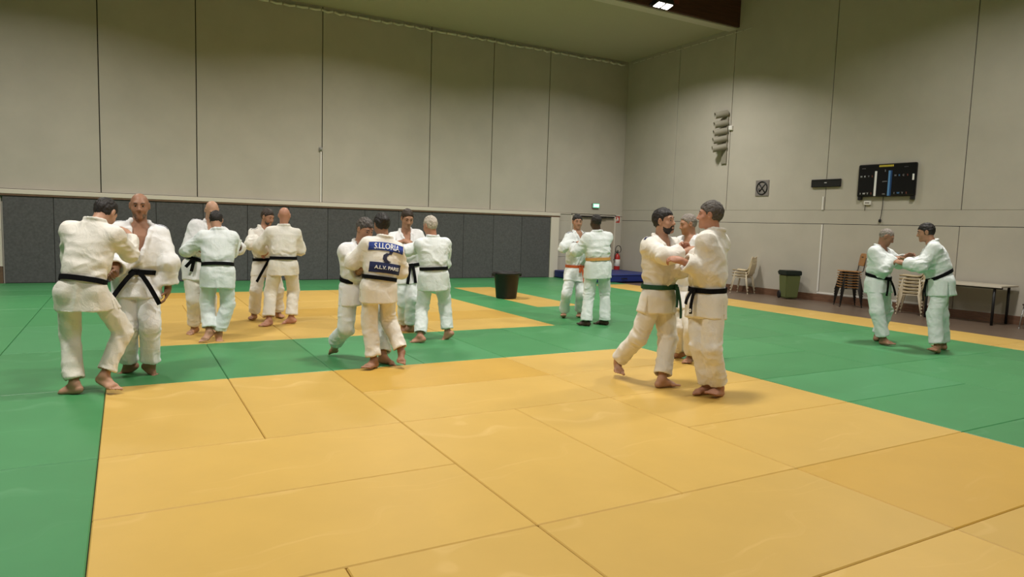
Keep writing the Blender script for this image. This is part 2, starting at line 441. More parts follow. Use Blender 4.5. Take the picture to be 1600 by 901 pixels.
    for s in 'LR':
        for jt, rad in ((P['kn'+s], .17), (P['an'+s], .2)):
            low = np.maximum(low, np.exp(-(np.linalg.norm(V-jt, axis=1)/rad)**2))
    V = relax(V, Q, 2, .5)
    w1 = np.stack([vnoise(V*5, seed+21), vnoise(V*5, seed+22), vnoise(V*5, seed+23)], 1)
    r1 = 1-np.abs(vnoise((V*A_([9, 9, 7])+w1*1.2+V[:, [2, 0, 1]]*3), seed+24))*2.2
    r2 = 1-np.abs(vnoise((V*A_([17, 17, 15])+w1*1.6), seed+25))*2.2
    V = V+N*(fold*.008+fold2*.010*low+r1*.0045+r2*.0015*(.3+low)-.003)[:, None]
    pants = to_obj('trousers', V, Q, look['pants'], org, root)
    # ---- jacket
    a1, b1 = .178*kk, .138*kk
    jl = Loft(pel, neck, hX, sX, [(tb-.03, .168*kk, .127*kk, .0), (tb+.05, .17*kk, .13*kk, .004), (tb+.20, .188*kk, .15*kk, .006), (.62, a1*1.07, b1*1.03, .006), (.8, a1*1.07, b1*.92, .002), (.93, .125*k, .092*k, -.004), (1.02, .082*k, .076*k, -.008)])
    hip = (P['hipL']+P['hipR'])/2; thd = nrm((P['knL']+P['knR'])/2-hip)
    dn = nrm(-nrm(neck-pel)*.6+thd*.5-UPV*.5); hem = belt+dn*look.get('skirt', .27)*k
    fl = look.get('flare', 1.0)
    sk = Loft(hem, belt, hX, hX, [(-.0, .192*kk*fl, .158*kk*fl, 0), (.5, .185*kk, .154*kk, 0), (.88, .175*kk, .139*kk, 0), (1.06, .166*kk, .126*kk, 0)])
    tv, wn = look.get('vneck', .45), look.get('wn', .07)*k
    cuff = look.get('cuff', .62)
    def cuff_of(s): return look.get('cuff'+s, cuff)
    vx = look.get('vx', 0.0)
    def wv(t): return np.maximum((t-tv)/(1.0-tv), -.2)*wn+.004
    def f_ja(X):
        o = jl.sdf(X)
        for s in 'LR': o = smin(o, rc(X, neck-nrm(neck-pel)*.035*k, P['sh'+s], .066*k, .066*kk), .04*k)
        s_ = sk.sdf(X)
        for s in 'LR':
            lg = rc(X, P['hip'+s], P['kn'+s], .116*kk, .104*kk)
            lg = smax(lg, (X-hem.astype(np.float32))@dn.astype(np.float32), .01); s_ = smin(s_, lg, .03)
        tt = ((X-hem.astype(np.float32))@(-dn).astype(np.float32))/(np.linalg.norm(belt-hem))
        s_ = smax(s_, (tt-1.15)*.25, .01)
        # slits at both sides of the skirt
        t_, tc, x_, y_ = sk.loc(X); sl = np.abs(y_+.01)-.016*np.clip(1-tc*1.5, 0, 1); sl = np.maximum(sl, .13*kk-np.abs(x_)); s_ = np.where(tc < .66, np.maximum(s_, -sl), s_)
        o = smin(o, s_, .012)
        # neckline opening
        t, tc, x, y = jl.loc(X); w = wv(tc); xs = vx*(1-np.clip((tc-tv)/(1-tv), 0, 1))
        op = np.maximum(np.abs(x-xs)-w, -(y-.015)); op = np.where(t > 1.25, np.maximum(op, .0), op)
        o = smax(o, -op, .006)
        o = smax(o, -rc(X, nk_lo, nk_hi, .066*k, .064*k), .006)
        # collar band
        for a, b in zip(col[:-1], col[1:]): o = smin(o, rc(X, a, b, .017*k, .017*k), .01)
        # sleeves
        for s in 'LR':
            sh, el, wr = P['sh'+s], P['el'+s], P['wr'+s]; fd = nrm(wr-el); ce = el+(wr-el)*cuff_of(s)
            sl = smin(rc(X, sh, el, .074*kk, .078*kk), rc(X, el, ce, .078*kk, .084*kk), .025)
            sl = smax(sl, (X-ce.astype(np.float32))@fd.astype(np.float32), .008)
            sl = smax(sl, -rc(X, ce-fd*.045, ce+fd*.03, .063*kk, .069*kk), .006)
            o = smin(o, sl, .075)
        return o
    col = []
    ts = np.linspace(tv, 1.0, 7)
    rt = []; lf = []
    for t in ts:
        w = float(wv(A_([t]))[0])+.006; xs = vx*(1-min(max((t-tv)/(1-tv), 0), 1))
        rt.append(jl.pt(t, x=xs+w, off=.0)); lf.append(jl.pt(t, x=xs-w, off=.0))
    X1, Y1 = jl.frame(1.0); nb = neck+nrm(neck-pel)*.02*k
    back = [nb+(X1*math.cos(a)*.076+Y1*(math.sin(a)*.074-.006))*k+jl.u*(.012 if math.sin(a) < 0 else 0)*k for a in np.linspace(.35, -math.pi-.35, 9)]
    col = rt+back+lf[::-1]+[jl.pt((tb+tv)/2, x=.045*k+vx), jl.pt(tb+.02, x=.09*k+vx)]     # left side laid over the right
    ptsj = A_([P[j] for j in ('neck', 'pel', 'shL', 'shR', 'elL', 'elR', 'wrL', 'wrR', 'hipL', 'hipR')]+[hem])
    V, Q = mesh_sdf(f_ja, ptsj.min(0)-.24, ptsj.max(0)+.17, .0095/QF)
    N = vnormals(V, Q)
    V = relax(V, Q, 1, .5)
    wz = (V-pel)@jl.u/L
    f1 = vnoise(np.stack([V[:, 0]*6, V[:, 1]*6, V[:, 2]*6], 1), seed+11)
    f2 = 1-np.abs(vnoise(np.stack([V[:, 0]*8, V[:, 1]*8, V[:, 2]*10+vnoise(V*4, seed+3)*2], 1), seed+12))*2
    el_ = np.zeros(len(V))
    for s in 'LR':
        for jt, rad in ((P['el'+s], .15), (P['sh'+s]-UPV*.12*k, .12), (P['wr'+s], .14)):
            el_ = np.maximum(el_, np.exp(-(np.linalg.norm(V-jt, axis=1)/rad)**2))
    bl = np.exp(-((wz-tb-.12)/.10)**2)
    w1 = np.stack([vnoise(V*4.5, seed+31), vnoise(V*4.5, seed+32), vnoise(V*4.5, seed+33)], 1)
    sk_ = np.clip((tb-wz)/.15, 0, 1)
    zs = np.where(sk_ > .3, 2.2, 10.0)
    r1 = 1-np.abs(vnoise(np.stack([V[:, 0]*8, V[:, 1]*8, V[:, 2]*9], 1)+w1*1.3+V[:, [2, 0, 1]]*2.5, seed+34))*2.2
    r2 = 1-np.abs(vnoise(np.stack([V[:, 0]*17, V[:, 1]*17, V[:, 2]*17], 1)+w1*1.5, seed+35))*2.2
    pl = 1-np.abs(vnoise(np.stack([V[:, 0]*13, V[:, 1]*13, V[:, 2]*2.0], 1)+w1*.5, seed+36))*2.2
    bj = np.exp(-((wz-tb)/.035)**2)
    V = V+N*((f1*.006+f2*(.003+.009*el_+.008*bl)+r1*.0055*(1-sk_)+r2*(.0008+.003*el_)+pl*.007*sk_-.004)*(1-.85*bj)*look.get('folds', 1.0))[:, None]
    fm = None; jm = [look['gi']]
    if look.get('stripes'):
        # three dark shoulder stripes woven into the sleeve, on his right and left shoulder
        jm = [look['gi'], NAVY]; C = V[Q].mean(1); fm = np.zeros(len(Q), int)
        for s in 'LR':
            a = neck-nrm(neck-pel)*.03*k; b = P['sh'+s]+(P['sh'+s]-a)*.25; u = nrm(b-a); d = (C-a)@u/np.linalg.norm(b-a)
            fw = nrm(P['sf']-u*(P['sf']@u)); upn = np.cross(u, fw); upn = upn if upn[2] > 0 else -upn
            yy = (C-a)@fw; zz = (C-a)@upn; ph = np.arctan2(yy, zz)
            m = (d > .45) & (d < 1.02) & (zz > -.02)
            for q0 in look['stripes']: fm[m & (np.abs(ph-q0) < .085)] = 1
    jack = to_obj('jacket', V, Q, jm, org, root, fm)
    # ---- belt with knot and two hanging ends
    bm_ = MB(); n = 40
    ring = [jl.pt(tb, ang=2*math.pi*i/n, off=.016) for i in range(n)]
    bb = []
    tl = look.get('btilt', 0.0); X_, Y_ = jl.frame(tb)
    ring = [r+jl.u*(tl*((r-belt)@X_)+look.get('bpitch', 0.)*((r-belt)@Y_)) for r in ring]
    bm_.strip(ring+ring[:2], [jl.u]*(n+2), .044*k, .009)
    kn = jl.pt(tb, x=look.get('kx', 0)*k, off=.03); Xb, Yb = jl.frame(tb); kn = kn+jl.u*(look.get('bpitch', 0.)*((kn-belt)@Yb)+tl*((kn-belt)@Xb))
    for dz in (.006, -.008):
        bm_.box(-.028*k, -.012, -.02*k+dz, .028*k, .012, .02*k+dz, bev=.008)
    M = Matrix(((Xb[0], Yb[0], jl.u[0], kn[0]), (Xb[1], Yb[1], jl.u[1], kn[1]), (Xb[2], Yb[2], jl.u[2], kn[2]), (0, 0, 0, 1)))
    bmv = [v for v in bm_.bm.verts if v.index == -1 or True]
    kv = bm_.bm.verts[:] ; kv = kv[4*(n+2):]
    bmesh.ops.transform(bm_.bm, matrix=M, verts=kv)
    for sg, ln, sp in look.get('tails', ((1, .26, .10), (-1, .25, .08))):
        pp = []; uu = []
        for i in range(8):
            q = i/7; dist = q*ln*k
            p = kn+Xb*sg*(.015+sp*q**.8)*k+Yb*(.008+.035*math.sin(q*1.8))+dn*dist*.95-Yb*0
            pp.append(p); uu.append(nrm(Xb*1.0+dn*(-sg*sp*2)))
        bm_.strip(pp, uu, .04*k, .007); tail_end = pp[-2]
    bo = bm_.build('belt', look['belt'], root); bo.data.transform(Matrix.Translation(Vector(-org)))
    # ---- hair
    st = look.get('hair')
    def f_cap(X, grow=.009):
        q = (X-head.astype(np.float32))@HR.T.astype(np.float32)/k
        o = ell(X, hp(0, -.014, .03), HR, A_([.0755+grow*.75, .097+grow*.9, .091+grow*1.5])*k)
        return o, q
    if st in ('short', 'receding', 'horseshoe', 'bun', 'stubble'):
        gr = {'short': .011, 'receding': .008, 'horseshoe': .005, 'bun': .01, 'stubble': .0035}[st]+look.get('hgrow', 0)
        def f_hair(X):
            o, q = f_cap(X, gr)
            if st == 'receding': ul = np.interp(q[:, 1], [-.11, -.05, -.004, .02, .035, .075, .09], [-.075, -.062, -.02, -.022, .03, .075, .12])+np.abs(q[:, 0])*0
            elif st == 'bun': ul = np.interp(q[:, 1], [-.11, -.05, 0, .03, .06, .1], [-.085, -.065, -.005, .02, .055, .07])
            else: ul = np.interp(q[:, 1], [-.11, -.05, -.004, .02, .032, .06, .1], [-.078, -.062, -.022, -.028, .025, .052, .068])
            ul = ul+vnoise(q*45, seed)*.006+vnoise(q*110, seed+4)*.004
            o = smax(o, (ul-q[:, 2])*k, .008)
            if st == 'horseshoe': o = smax(o, (q[:, 2]-.055)*k, .008); o = smax(o, (q[:, 1]-.03)*k, .008)
            # ears stay free
            for sg in (-1, 1): o = smax(o, -ell(X, hp(sg*.085, .0, -.002), HR, A_([.02, .022, .036])*k), .004)
            if st == 'bun': o = smin(o, ell(X, hp(.0, -.105, .04), HR, A_([.048, .036, .046])*k), .012)
            return o
        V, Q = mesh_sdf(f_hair, head-.2, head+.2, .0055/QF)
        if len(V):
            N = vnormals(V, Q); qq = (V-head)@HR.T
            V = V+N*(vnoise(np.stack([qq[:, 0]*130, qq[:, 1]*50, qq[:, 2]*60], 1), seed)*.004+vnoise(V*40, seed+1)*.003)[:, None]
            to_obj('hair', V, Q, look['haircol'], org, root)
    if look.get('beard'):
        bg = look['beard']
        def f_be(X):
            q = (X-head.astype(np.float32))@HR.T.astype(np.float32)/k
            o = ell(X, hp(0, .026, -.034), HR, A_([.0605+bg, .066+bg, .078+bg])*k)
            o = smin(o, ell(X, hp(0, .036, -.078), HR, A_([.044+bg, .050+bg, .038+bg])*k), .03*k)
            o = smax(o, (q[:, 2]-np.interp(q[:, 1], [0, .03, .055, .075, .09], [.0, -.05, -.068, -.052, -.043]))*k, .004)
            o = smax(o, (.0-q[:, 1])*k, .004)
            o = smax(o, -ell(X, hp(0, .1, -.064), HR, A_([.024, .03, .011])*k), .004)
            return o
        V, Q = mesh_sdf(f_be, head-.2, head+.2, .005/QF)
        if len(V):
            N = vnormals(V, Q); V = V+N*(vnoise(V*120, seed)*.0022)[:, None]
            to_obj('beard', V, Q, look['beardcol'], org, root)
    if look.get('face', True):
        mb = MB(); mb.tube([hp(x_*.023, .0905-.006*x_*x_, -.0645-.0015*x_*x_)-org for x_ in (-1, -.6, -.2, .2, .6, 1)], [.0012*k, .0028*k, .0032*k, .0032*k, .0028*k, .0012*k], 6); mb.build('lips', MAT['lips'], root)
        for sg in (-1, 1):
            e = bmesh.new(); bmesh.ops.create_uvsphere(e, u_segments=16, v_segments=12, radius=.0118*k)
            me = bpy.data.meshes.new('eye')
            c = hp(sg*.031, .0752, .008)
            M = Matrix(((hr[0], hu[0], hf[0], c[0]-org[0]), (hr[1], hu[1], hf[1], c[1]-org[1]), (hr[2], hu[2], hf[2], c[2]-org[2]), (0, 0, 0, 1)))
            for fc in e.faces:
                fc.smooth = True; zc = fc.calc_center_median().z/(.0118*k); fc.material_index = 1 if zc > .78 else 0
            bmesh.ops.transform(e, matrix=M, verts=e.verts); e.to_mesh(me); e.free()
            link_mesh('eye', me, [MAT['eye_white'], MAT['iris']], root)
            mb = MB(); mb.tube([hp(sg*.014, .091, .031)-org, hp(sg*.028, .0925, .036)-org, hp(sg*.042, .084, .034)-org, hp(sg*.05, .074, .028)-org], [.0024*k, .0034*k, .003*k, .0016*k], 6); mb.build('eyebrow', look.get('brow', look['haircol'] if 'haircol' in look else MAT['hair_dark']), root)
    return dict(root=root, jacket=jack, loft=jl, org=org, P=P, k=k, trousers=pants, sk=sk, belt=belt, X=Xb, Y=Yb, dn=dn, sash=bo, tail_end=tail_end)
# ------------------------------------------------------------------ materials of the place
MAT = {}
MAT['wall'] = mat('wall_board', (.455, .425, .365), .85, noise=(1.2, .05), bump=(90, .12, 'noise'))
MAT['slot'] = mat('panel_slot', (.03, .028, .022), .9)
MAT['rail'] = mat('rail_paint', (.62, .57, .49), .6)
MAT['lip'] = mat('rail_wood', (.13, .075, .045), .6, noise=(8, .2, (1, 8, 8)))
MAT['pad'] = mat('padding_fabric', (.088, .088, .09), .95, noise=(24, .2), bump=(220, .3, 'noise'), var=.06)
MAT['yellow'] = add_scuffs(mat('mat_yellow', (.575, .37, .09), .44, noise=(2.2, .035), bump=(420, .06, 'noise'), var=.045, spec=.42), (.82, .58, .24), .35, .55)
MAT['yellow_dark'] = add_scuffs(mat('mat_yellow_deep', (.53, .32, .058), .44, noise=(2.2, .035), bump=(420, .06, 'noise'), var=.03, spec=.42), (.75, .5, .18), .25, .55)  # deeper tone: partly mat age, partly view-dependent sheen put into the colour
MAT['green'] = add_scuffs(mat('mat_green', (.055, .245, .088), .42, noise=(2, .05), bump=(420, .06, 'noise'), var=.07, spec=.42), (.14, .36, .18), .4, .55)
MAT['green_pale'] = add_scuffs(mat('mat_green_pale', (.066, .272, .106), .42, noise=(2, .05), bump=(420, .06, 'noise'), var=.04, spec=.42), (.16, .4, .22), .4, .55)  # paler green from mat age, with some grazing sheen painted into it
MAT['wood'] = mat('floor_wood', (.135, .095, .07), .36, noise=(3, .3, (9, .6, 1)), spec=.4)
MAT['base'] = mat('skirting_wood', (.15, .077, .045), .5, noise=(6, .25, (1, .4, 6)))
MAT['ceil'] = mat('ceiling_board', (.46, .43, .32), .9, bump=(14, .35, 'net'))
MAT['net'] = mat('net_cord', (.72, .69, .60), .8)
MAT['beam'] = mat('beam_wood', (.085, .03, .018), .5, noise=(3, .3, (.5, 9, 9)))
MAT['beam_red'] = mat('beam_plate', (.16, .035, .02), .5)
MAT['white'] = mat('white_paint', (.72, .70, .66), .5)
MAT['grey'] = mat('grey_plastic', (.30, .29, .27), .6)
MAT['black'] = mat('black_plastic', (.012, .012, .013), .45)
MAT['bin'] = mat('bin_rubber', (.014, .013, .013), .5)
MAT['lamp'] = mat('lamp_led', (1, 1, 1), .5, emit=((1, .93, .80), 14))
MAT['exit'] = mat('exit_light', (.05, .3, .12), .4, emit=((.25, 1, .55), 1.2))
MAT['exit_white'] = mat('exit_symbol', (1, 1, 1), .4, emit=((.9, 1, .93), 3.0))
MAT['red'] = mat('red_paint', (.42, .025, .02), .35)
MAT['signred'] = mat('sign_red', (.5, .05, .035), .5)
MAT['blue'] = mat('crash_mat_vinyl', (.015, .03, .17), .45, bump=(6, .3, 'noise'))
MAT['door'] = mat('door_paint', (.43, .375, .30), .6)
MAT['steel'] = mat('steel', (.45, .45, .45), .35, metal=.9)
MAT['cream'] = mat('cream_shell', (.60, .50, .33), .45)
MAT['cream_metal'] = mat('cream_metal', (.62, .54, .40), .4)
MAT['ply'] = mat('plywood', (.36, .17, .055), .45, noise=(5, .2, (8, 1, 1)))
MAT['ply_edge'] = mat('ply_edge', (.30, .20, .13), .5)
MAT['dark_metal'] = mat('dark_metal', (.03, .027, .025), .4, metal=.3)
MAT['bin_green'] = mat('bin_green', (.125, .15, .055), .5)
MAT['bin_lid'] = mat('bin_lid', (.012, .02, .016), .45)
MAT['table'] = mat('table_laminate', (.50, .45, .36), .4)
MAT['desk'] = mat('desk_dark', (.05, .03, .028), .5)
MAT['board'] = mat('board_face', (.006, .006, .008), .25)
MAT['board_white'] = mat('board_white', (.75, .75, .75), .5)
MAT['board_blue'] = mat('board_blue', (.10, .25, .50), .5)
MAT['board_blue2'] = mat('board_navy', (.01, .05, .16), .5)
MAT['board_yellow'] = mat('board_yellow', (.62, .50, .06), .5)
MAT['board_red'] = mat('board_red', (.35, .10, .06), .5)
MAT['board_grey'] = mat('board_grey', (.35, .35, .37), .5)
MAT['sign_grey'] = mat('sign_grey', (.20, .18, .17), .6)
MAT['horn'] = mat('horn_grey', (.26, .24, .19), .6)
MAT['horn_dark'] = mat('horn_mouth', (.09, .08, .06), .8)
MAT['eye_white'] = mat('eye_white', (.55, .5, .46), .3)
MAT['iris'] = mat('iris', (.02, .012, .008), .2)
MAT['lips'] = mat('lips', (.17, .06, .045), .5)
MAT['hair_dark'] = mat('hair_dark', (.016, .013, .012), .6, noise=(60, .3))
FLZ = -.025
YW = 10.7                                   # face of the long back wall
W2P, W2D = A_([14.1, 10.7, 0]), nrm(A_([.06, -1, 0])); W2N = A_([-W2D[1]*-1, 0, 0])
W2N = nrm(A_([-1, -.06, 0]))                # into the hall
W2ROT = math.atan2(W2D[1], W2D[0])          # local +x runs along the wall towards the viewer
def w2(s, z, off=0.0): p = W2P+W2D*s+W2N*off; return (p[0], p[1], z)
def sY(y): return (W2P[1]-y)/-W2D[1]
def on_w2(name, s, z, off=0.0):
    """Empty on the right wall: local x = along the wall (away from the corner), y = out of... into the wall, z up"""
    p = w2(s, z, off); e = empty(name, p, W2ROT); return e
# local frame of on_w2: +x along W2D; +y = rot90(+x) -> points (1,.06): INTO the wall, so -y is into the hall
def structure(o): o['kind'] = 'structure'; return o
m = MB(); m.box(-7, -11, FLZ-.1, 16.2, 10.9, FLZ); structure(m.build('floor', MAT['wood']))
# ---- back wall: boards with open joints over a dark backing
xs = [-7, -2.18, -.27, 1.65, 4.52, 7.42, 9.32, 11.2, 14.16]
m = MB(); m.mi = 1; m.box(-7, YW+.03, FLZ, 14.2, YW+.2, 8.6); m.mi = 0
for a, b in zip(xs, xs[1:]): m.box(a+.010, YW, 1.96, b-.010, YW+.05, 8.5, bev=.004)
m.box(-7, YW, FLZ, 12.14, YW+.05, 1.955)
m.box(11.64, YW-.005, 1.72, 12.14, YW+.02, 1.94); m.box(11.64, YW-.012, 1.13, 12.13, YW+.02, 1.71, bev=.004); m.box(11.64, YW-.012, .62, 12.13, YW+.02, 1.12, bev=.004); m.box(11.64, YW-.012, FLZ, 12.13, YW+.02, .61, bev=.004)
m.box(13.84, YW, FLZ, 14.16, YW+.05, 1.955); m.box(12.1, YW, 1.935, 13.9, YW+.05, 1.956)
structure(m.build('wall_back', [MAT['wall'], MAT['slot']]))
m = MB(); m.box(-6.9, YW-.13, 1.855, 11.66, YW-.002, 1.95, bev=.006); structure(m.build('trim_1', MAT['rail']))
m = MB(); m.box(-6.9, YW-.125, 1.815, 11.66, YW-.002, 1.853, bev=.003); structure(m.build('trim_2', MAT['lip']))
m = MB(); m.box(11.67, YW-.03, 1.925, 14.1, YW-.002, 1.95, bev=.004); structure(m.build('trim_3', MAT['rail']))
m = MB(); m.box(11.34, YW-.13, FLZ, 11.63, YW-.003, 1.812, bev=.01); structure(m.build('trim_4', MAT['rail']))
# ---- padding panels of the back wall, each hung on its own
px = [-2.02, -1.14, -.18, .79, 1.76, 2.73, 3.69, 4.65, 5.61, 6.54, 7.49, 8.45, 9.4, 10.34, 11.33]
ORD = ['first', 'second', 'third', 'fourth', 'fifth', 'sixth', 'seventh', 'eighth', 'ninth', 'tenth', 'eleventh', 'twelfth', 'thirteenth', 'fourteenth', 'fifteenth', 'sixteenth', 'seventeenth', 'eighteenth']
for i, (a, b) in enumerate(zip(px, px[1:])):
    m = MB(); m.box(a+.004, YW-.1, .005, b-.004, YW-.004, 1.808, bev=.009, seg=2)
    o = m.build('wall_padding_panel', MAT['pad'])
    w = 'far left end of the padded wall' if i == 0 else 'right end of the padded wall beside the white post' if i == 13 else f'{ORD[i]} from the left along the back wall'
    tag(o, f'dark grey fabric wall padding panel, {w}', 'wall padding', 'grey padding panels along the back wall')
m = MB(); m.box(-7, YW-.06, .35, -2.05, YW-.004, 1.80); m.mi = 1; m.box(-7, YW-.08, FLZ, -2.05, YW-.004, .34); m.mi = 0; m.box(-7, YW-.06, 1.1, -2.06, YW-.055, 1.11); structure(m.build('trim_5', [MAT['rail'], MAT['lip']]))
# ---- right wall
s_end = 21.5; js = [sY(y) for y in (8.51, 6.55, 3.66, .71, -2.2, -5.2, -8.2)]
m = MB(); m.mi = 1; m.box(0, .03, FLZ, s_end, .2, 8.6); m.mi = 0
ed = [0]+js+[s_end]
for a, b in zip(ed, ed[1:]): m.box(a+.008, 0, 2.12, b-.008, .05, 8.5, bev=.004)
m.box(0, 0, 1.80, s_end, .05, 2.117)
for a, b in zip([0, js[1]-.9, js[2], js[3], js[4]], [js[1]-.9, js[2], js[3], js[4], s_end]): m.box(a+.006, 0, FLZ, b-.006, .05, 1.787, bev=.004)
o = structure(m.build('wall_right', [MAT['wall'], MAT['slot']])); o.location = W2P; o.rotation_euler = (0, 0, W2ROT)
m = MB(); m.box(0, -.03, FLZ, s_end, -.002, .135, bev=.004); m.box(0, -.045, FLZ, s_end, -.002, .05)
o = structure(m.build('baseboard_right', MAT['base'])); o.location = W2P; o.rotation_euler = (0, 0, W2ROT)
m = MB(); m.box(js[2]-.045, -.012, .2, js[2]-.005, -.001, 1.775, bev=.003); m.box(js[2]-.04, -.012, .145, js[3]-.4, -.001, .185, bev=.003)
o = structure(m.build('trim_6', MAT['white'])); o.location = W2P; o.rotation_euler = (0, 0, W2ROT)
m = MB(); m.box(-7.2, -11, FLZ, -7, 10.9, 8.6); structure(m.build('wall_left', MAT['wall']))
m = MB(); m.box(-7.2, -11.2, FLZ, 16.4, -11, 8.6); structure(m.build('wall_front', MAT['wall']))
# ---- ceiling: low bay between the back wall and the beam, high roof over the rest
m = MB(); m.prism([(-7, 10.9, 6.74), (14.6, 10.9, 6.74), (14.6, 6.6, 6.92), (-7, 6.6, 6.92)], (0, 0, 0), (0, 0, .12)); m.box(-7.2, -11.2, 8.5, 16.4, 6.7, 8.65)
structure(m.build('ceiling', MAT['ceil']))
m = MB(); m.box(-7, 6.45, 6.90, 14.36, 6.70, 8.5, bev=.008); m.mi = 1; m.box(11.2, 6.425, 7.1, 12.2, 6.455, 8.0)
o = structure(m.build('ceiling_beam', [MAT['beam'], MAT['beam_red']]))
m = MB(); m.box(-7, 6.5, 6.86, 14.36, 6.80, 6.898, bev=.003); structure(m.build('trim_7', MAT['rail']))
# net edge cord laced along the top of both walls
m = MB()
x = -6.8
while x < 13.9:
    L_ = .27; m.tube([(x, YW-.05, 6.645+.012*math.sin(x*3)), (x+L_*.5, YW-.055, 6.62+.012*math.sin(x*5)), (x+L_, YW-.05, 6.645+.012*math.sin(x*3+1))], .03, 6); x += L_+.035
tag(m.build('net_edge_cord', MAT['net']), 'pale cord lacing the ceiling net along the top of the back wall', 'cord'); m = MB()
for i in range(15):
    a = .25+i*.3; p, q = w2(a, 6.67+i*.008, .04), w2(a+.24, 6.675+i*.008, .04); m.tube([p, q], .009, 6)
tag(m.build('net_edge_cord', MAT['net']), 'thin cord lacing the ceiling net along the top of the right wall', 'cord')
# ---- mats
def tatami(colour, x0, y0, x1, y1, label):
    m = MB(); g = .0025; w, d = x1-x0-2*g, y1-y0-2*g
    m.box(-w/2, -d/2, FLZ+.001, w/2, d/2, 0, bev=.006)
    o = m.build('judo_mat', MAT[colour]); o.location = ((x0+x1)/2, (y0+y1)/2, 0)
    tag(o, label, 'judo mat', ('yellow' if 'yellow' in colour else 'green')+' judo mats laid over the hall floor')
    return o
NEAR = 'yellow near-field mat '
near_f = [((0, 0, 1, 2), 'lengthways in the far left corner'), ((1, 0, 2, 2), 'lengthways, second from the left along the far edge'),
 ((0, 2, 2, 3), 'crossways at the left edge, farther of two'), ((0, 3, 2, 4), 'crossways at the left edge, nearer of two'),
 ((0, 4, 1, 6), 'in the bottom left, cut by the bottom of the photo'), ((1, 4, 2, 6), 'cut by the bottom of the photo, second from the left edge'),
 ((2, 2, 3, 4), 'lengthways in the middle, left of a matching pair'), ((3, 2, 4, 4), 'lengthways in the middle, right of a matching pair'),
 ((2, 0, 4, 1), 'crossways on the far edge between woman and bearded man'), ((2, 1, 4, 2), 'crossways in the middle, second row from the far edge'),
 ((2, 4, 4, 5), 'crossways in front of the matching lengthways pair'), ((2, 5, 4, 6), 'crossways at the bottom of the photo, near the middle'),
 ((4, 0, 6, 1), 'crossways in the far right corner behind two grappling men'), ((4, 1, 6, 2), 'under the feet of the green-belted man and his partner'),
 ((4, 2, 6, 3), 'crossways on the right edge just in front of grappling men'), ((4, 3, 6, 4), 'crossways on the right edge, pale, before the deeper yellow one'),
 ((4, 4, 6, 5), 'deeper yellow, crossways on the right edge near the frame'), ((4, 5, 6, 6), 'crossways in the bottom right corner of the photo')]
for (a, b, c, d), t in near_f:
    tatami('yellow_dark' if (a, b) in ((4, 4), (2, 0)) else 'yellow', a, -d, c, -b, NEAR+t)
# far yellow field
k_ = 0
for r in range(3):
    for c in range(3):
        if (r+c) % 2 == 0: cells = [(2*c, 2+2*r, 2*c+2, 3+2*r), (2*c, 3+2*r, 2*c+2, 4+2*r)]
        else: cells = [(2*c, 2+2*r, 2*c+1, 4+2*r), (2*c+1, 2+2*r, 2*c+2, 4+2*r)]
        for i, q in enumerate(cells):
            nm = [['nearest', 'middle', 'farthest'][r]+' band', ['left', 'middle', 'right'][c]+' third', (['nearer', 'farther'] if (r+c) % 2 == 0 else ['left-hand', 'right-hand'])[i]+' of the two']
            tatami('yellow_dark' if (r, c, i) in ((1, 1, 0), (2, 0, 1), (0, 2, 1)) else 'yellow', *q, 'yellow far-field mat, '+', '.join(nm))
tatami('yellow', 7, 4.15, 8, 6.1, 'yellow judo mat of the narrow island, nearer one in front of the black tub')
tatami('yellow', 7, 6.1, 8, 8.0, 'yellow judo mat of the narrow island, farther one behind the black tub')
ys = [8.1-1.96*i for i in range(9)]
for i in range(8): tatami('yellow', 11.2, ys[i+1], 12.35, ys[i], f'yellow border judo mat along the wooden floor, {ORD[i]} from the back')
# green mats
def green(x0, y0, x1, y1, label, pale=False): tatami('green_pale' if pale else 'green', x0, y0, x1, y1, 'green judo mat '+label)
for i in range(6): green(i, 0, i+1, 2, f'in the band between the two yellow fields, {ORD[i]} from the left', i in (2, 3))
for i, (y0, y1) in enumerate([(-6, -4), (-4, -2), (-2, 0), (0, 2), (2, 4), (4, 6), (6, 8)]): green(-1, y0, 0, y1, f'touching the left edge of the yellow fields, {ORD[i]} from the viewer', i == 4)
for i in range(7): green(-2, -6+2*i, -1, -4+2*i, f'in the column by the left frame, {ORD[i]} from the viewer')
for i in range(7): green(-3, -6+2*i, -2, -4+2*i, f'beyond the left frame column, {ORD[i]} from the viewer')
for r, (y0, y1) in enumerate([(8, 9), (9, 10), (10, 10.59)]):
    xx = [-4, -2, 0, 2, 4, 6, 8, 9.6, 11.2] if r != 1 else [-4, -3, -1, 1, 3, 5, 7, 9, 11.2]
    for i, (a, b) in enumerate(zip(xx, xx[1:])):
        green(a, y0, b, y1, f'{ORD[i]} from the left in the {["front", "middle", "last"][r]} row before the padded wall', (i+r) % 5 == 2)
green(11.2, 8.1, 12.35, 10.59, 'in the far right corner in front of the blue crash mat')
for i, y in enumerate((6.1, 4.15, 2.2)): green(6, y if i < 2 else 2.0, 7, (8, 6.1, 4.15)[i], f'between far yellow field and yellow island, {ORD[i]} from the back')
green(7, 2.0, 8, 4.15, 'at the near end of the yellow island, by the orange-belted man', True)
xr = [8, 9.07, 10.14, 11.2]
for c in range(3):
    for r in range(7): green(xr[c], 6-2*r, xr[c+1], 8-2*r, f'left of the yellow border, {["first", "second", "third"][c]} column, {ORD[r]} from the back', (c*3+r) % 6 == 1)
for r in range(8): green(6, 1-r, 8, 2-r, f'against the right edge of the near field, {ORD[r]} crossways from the back', r == 4)
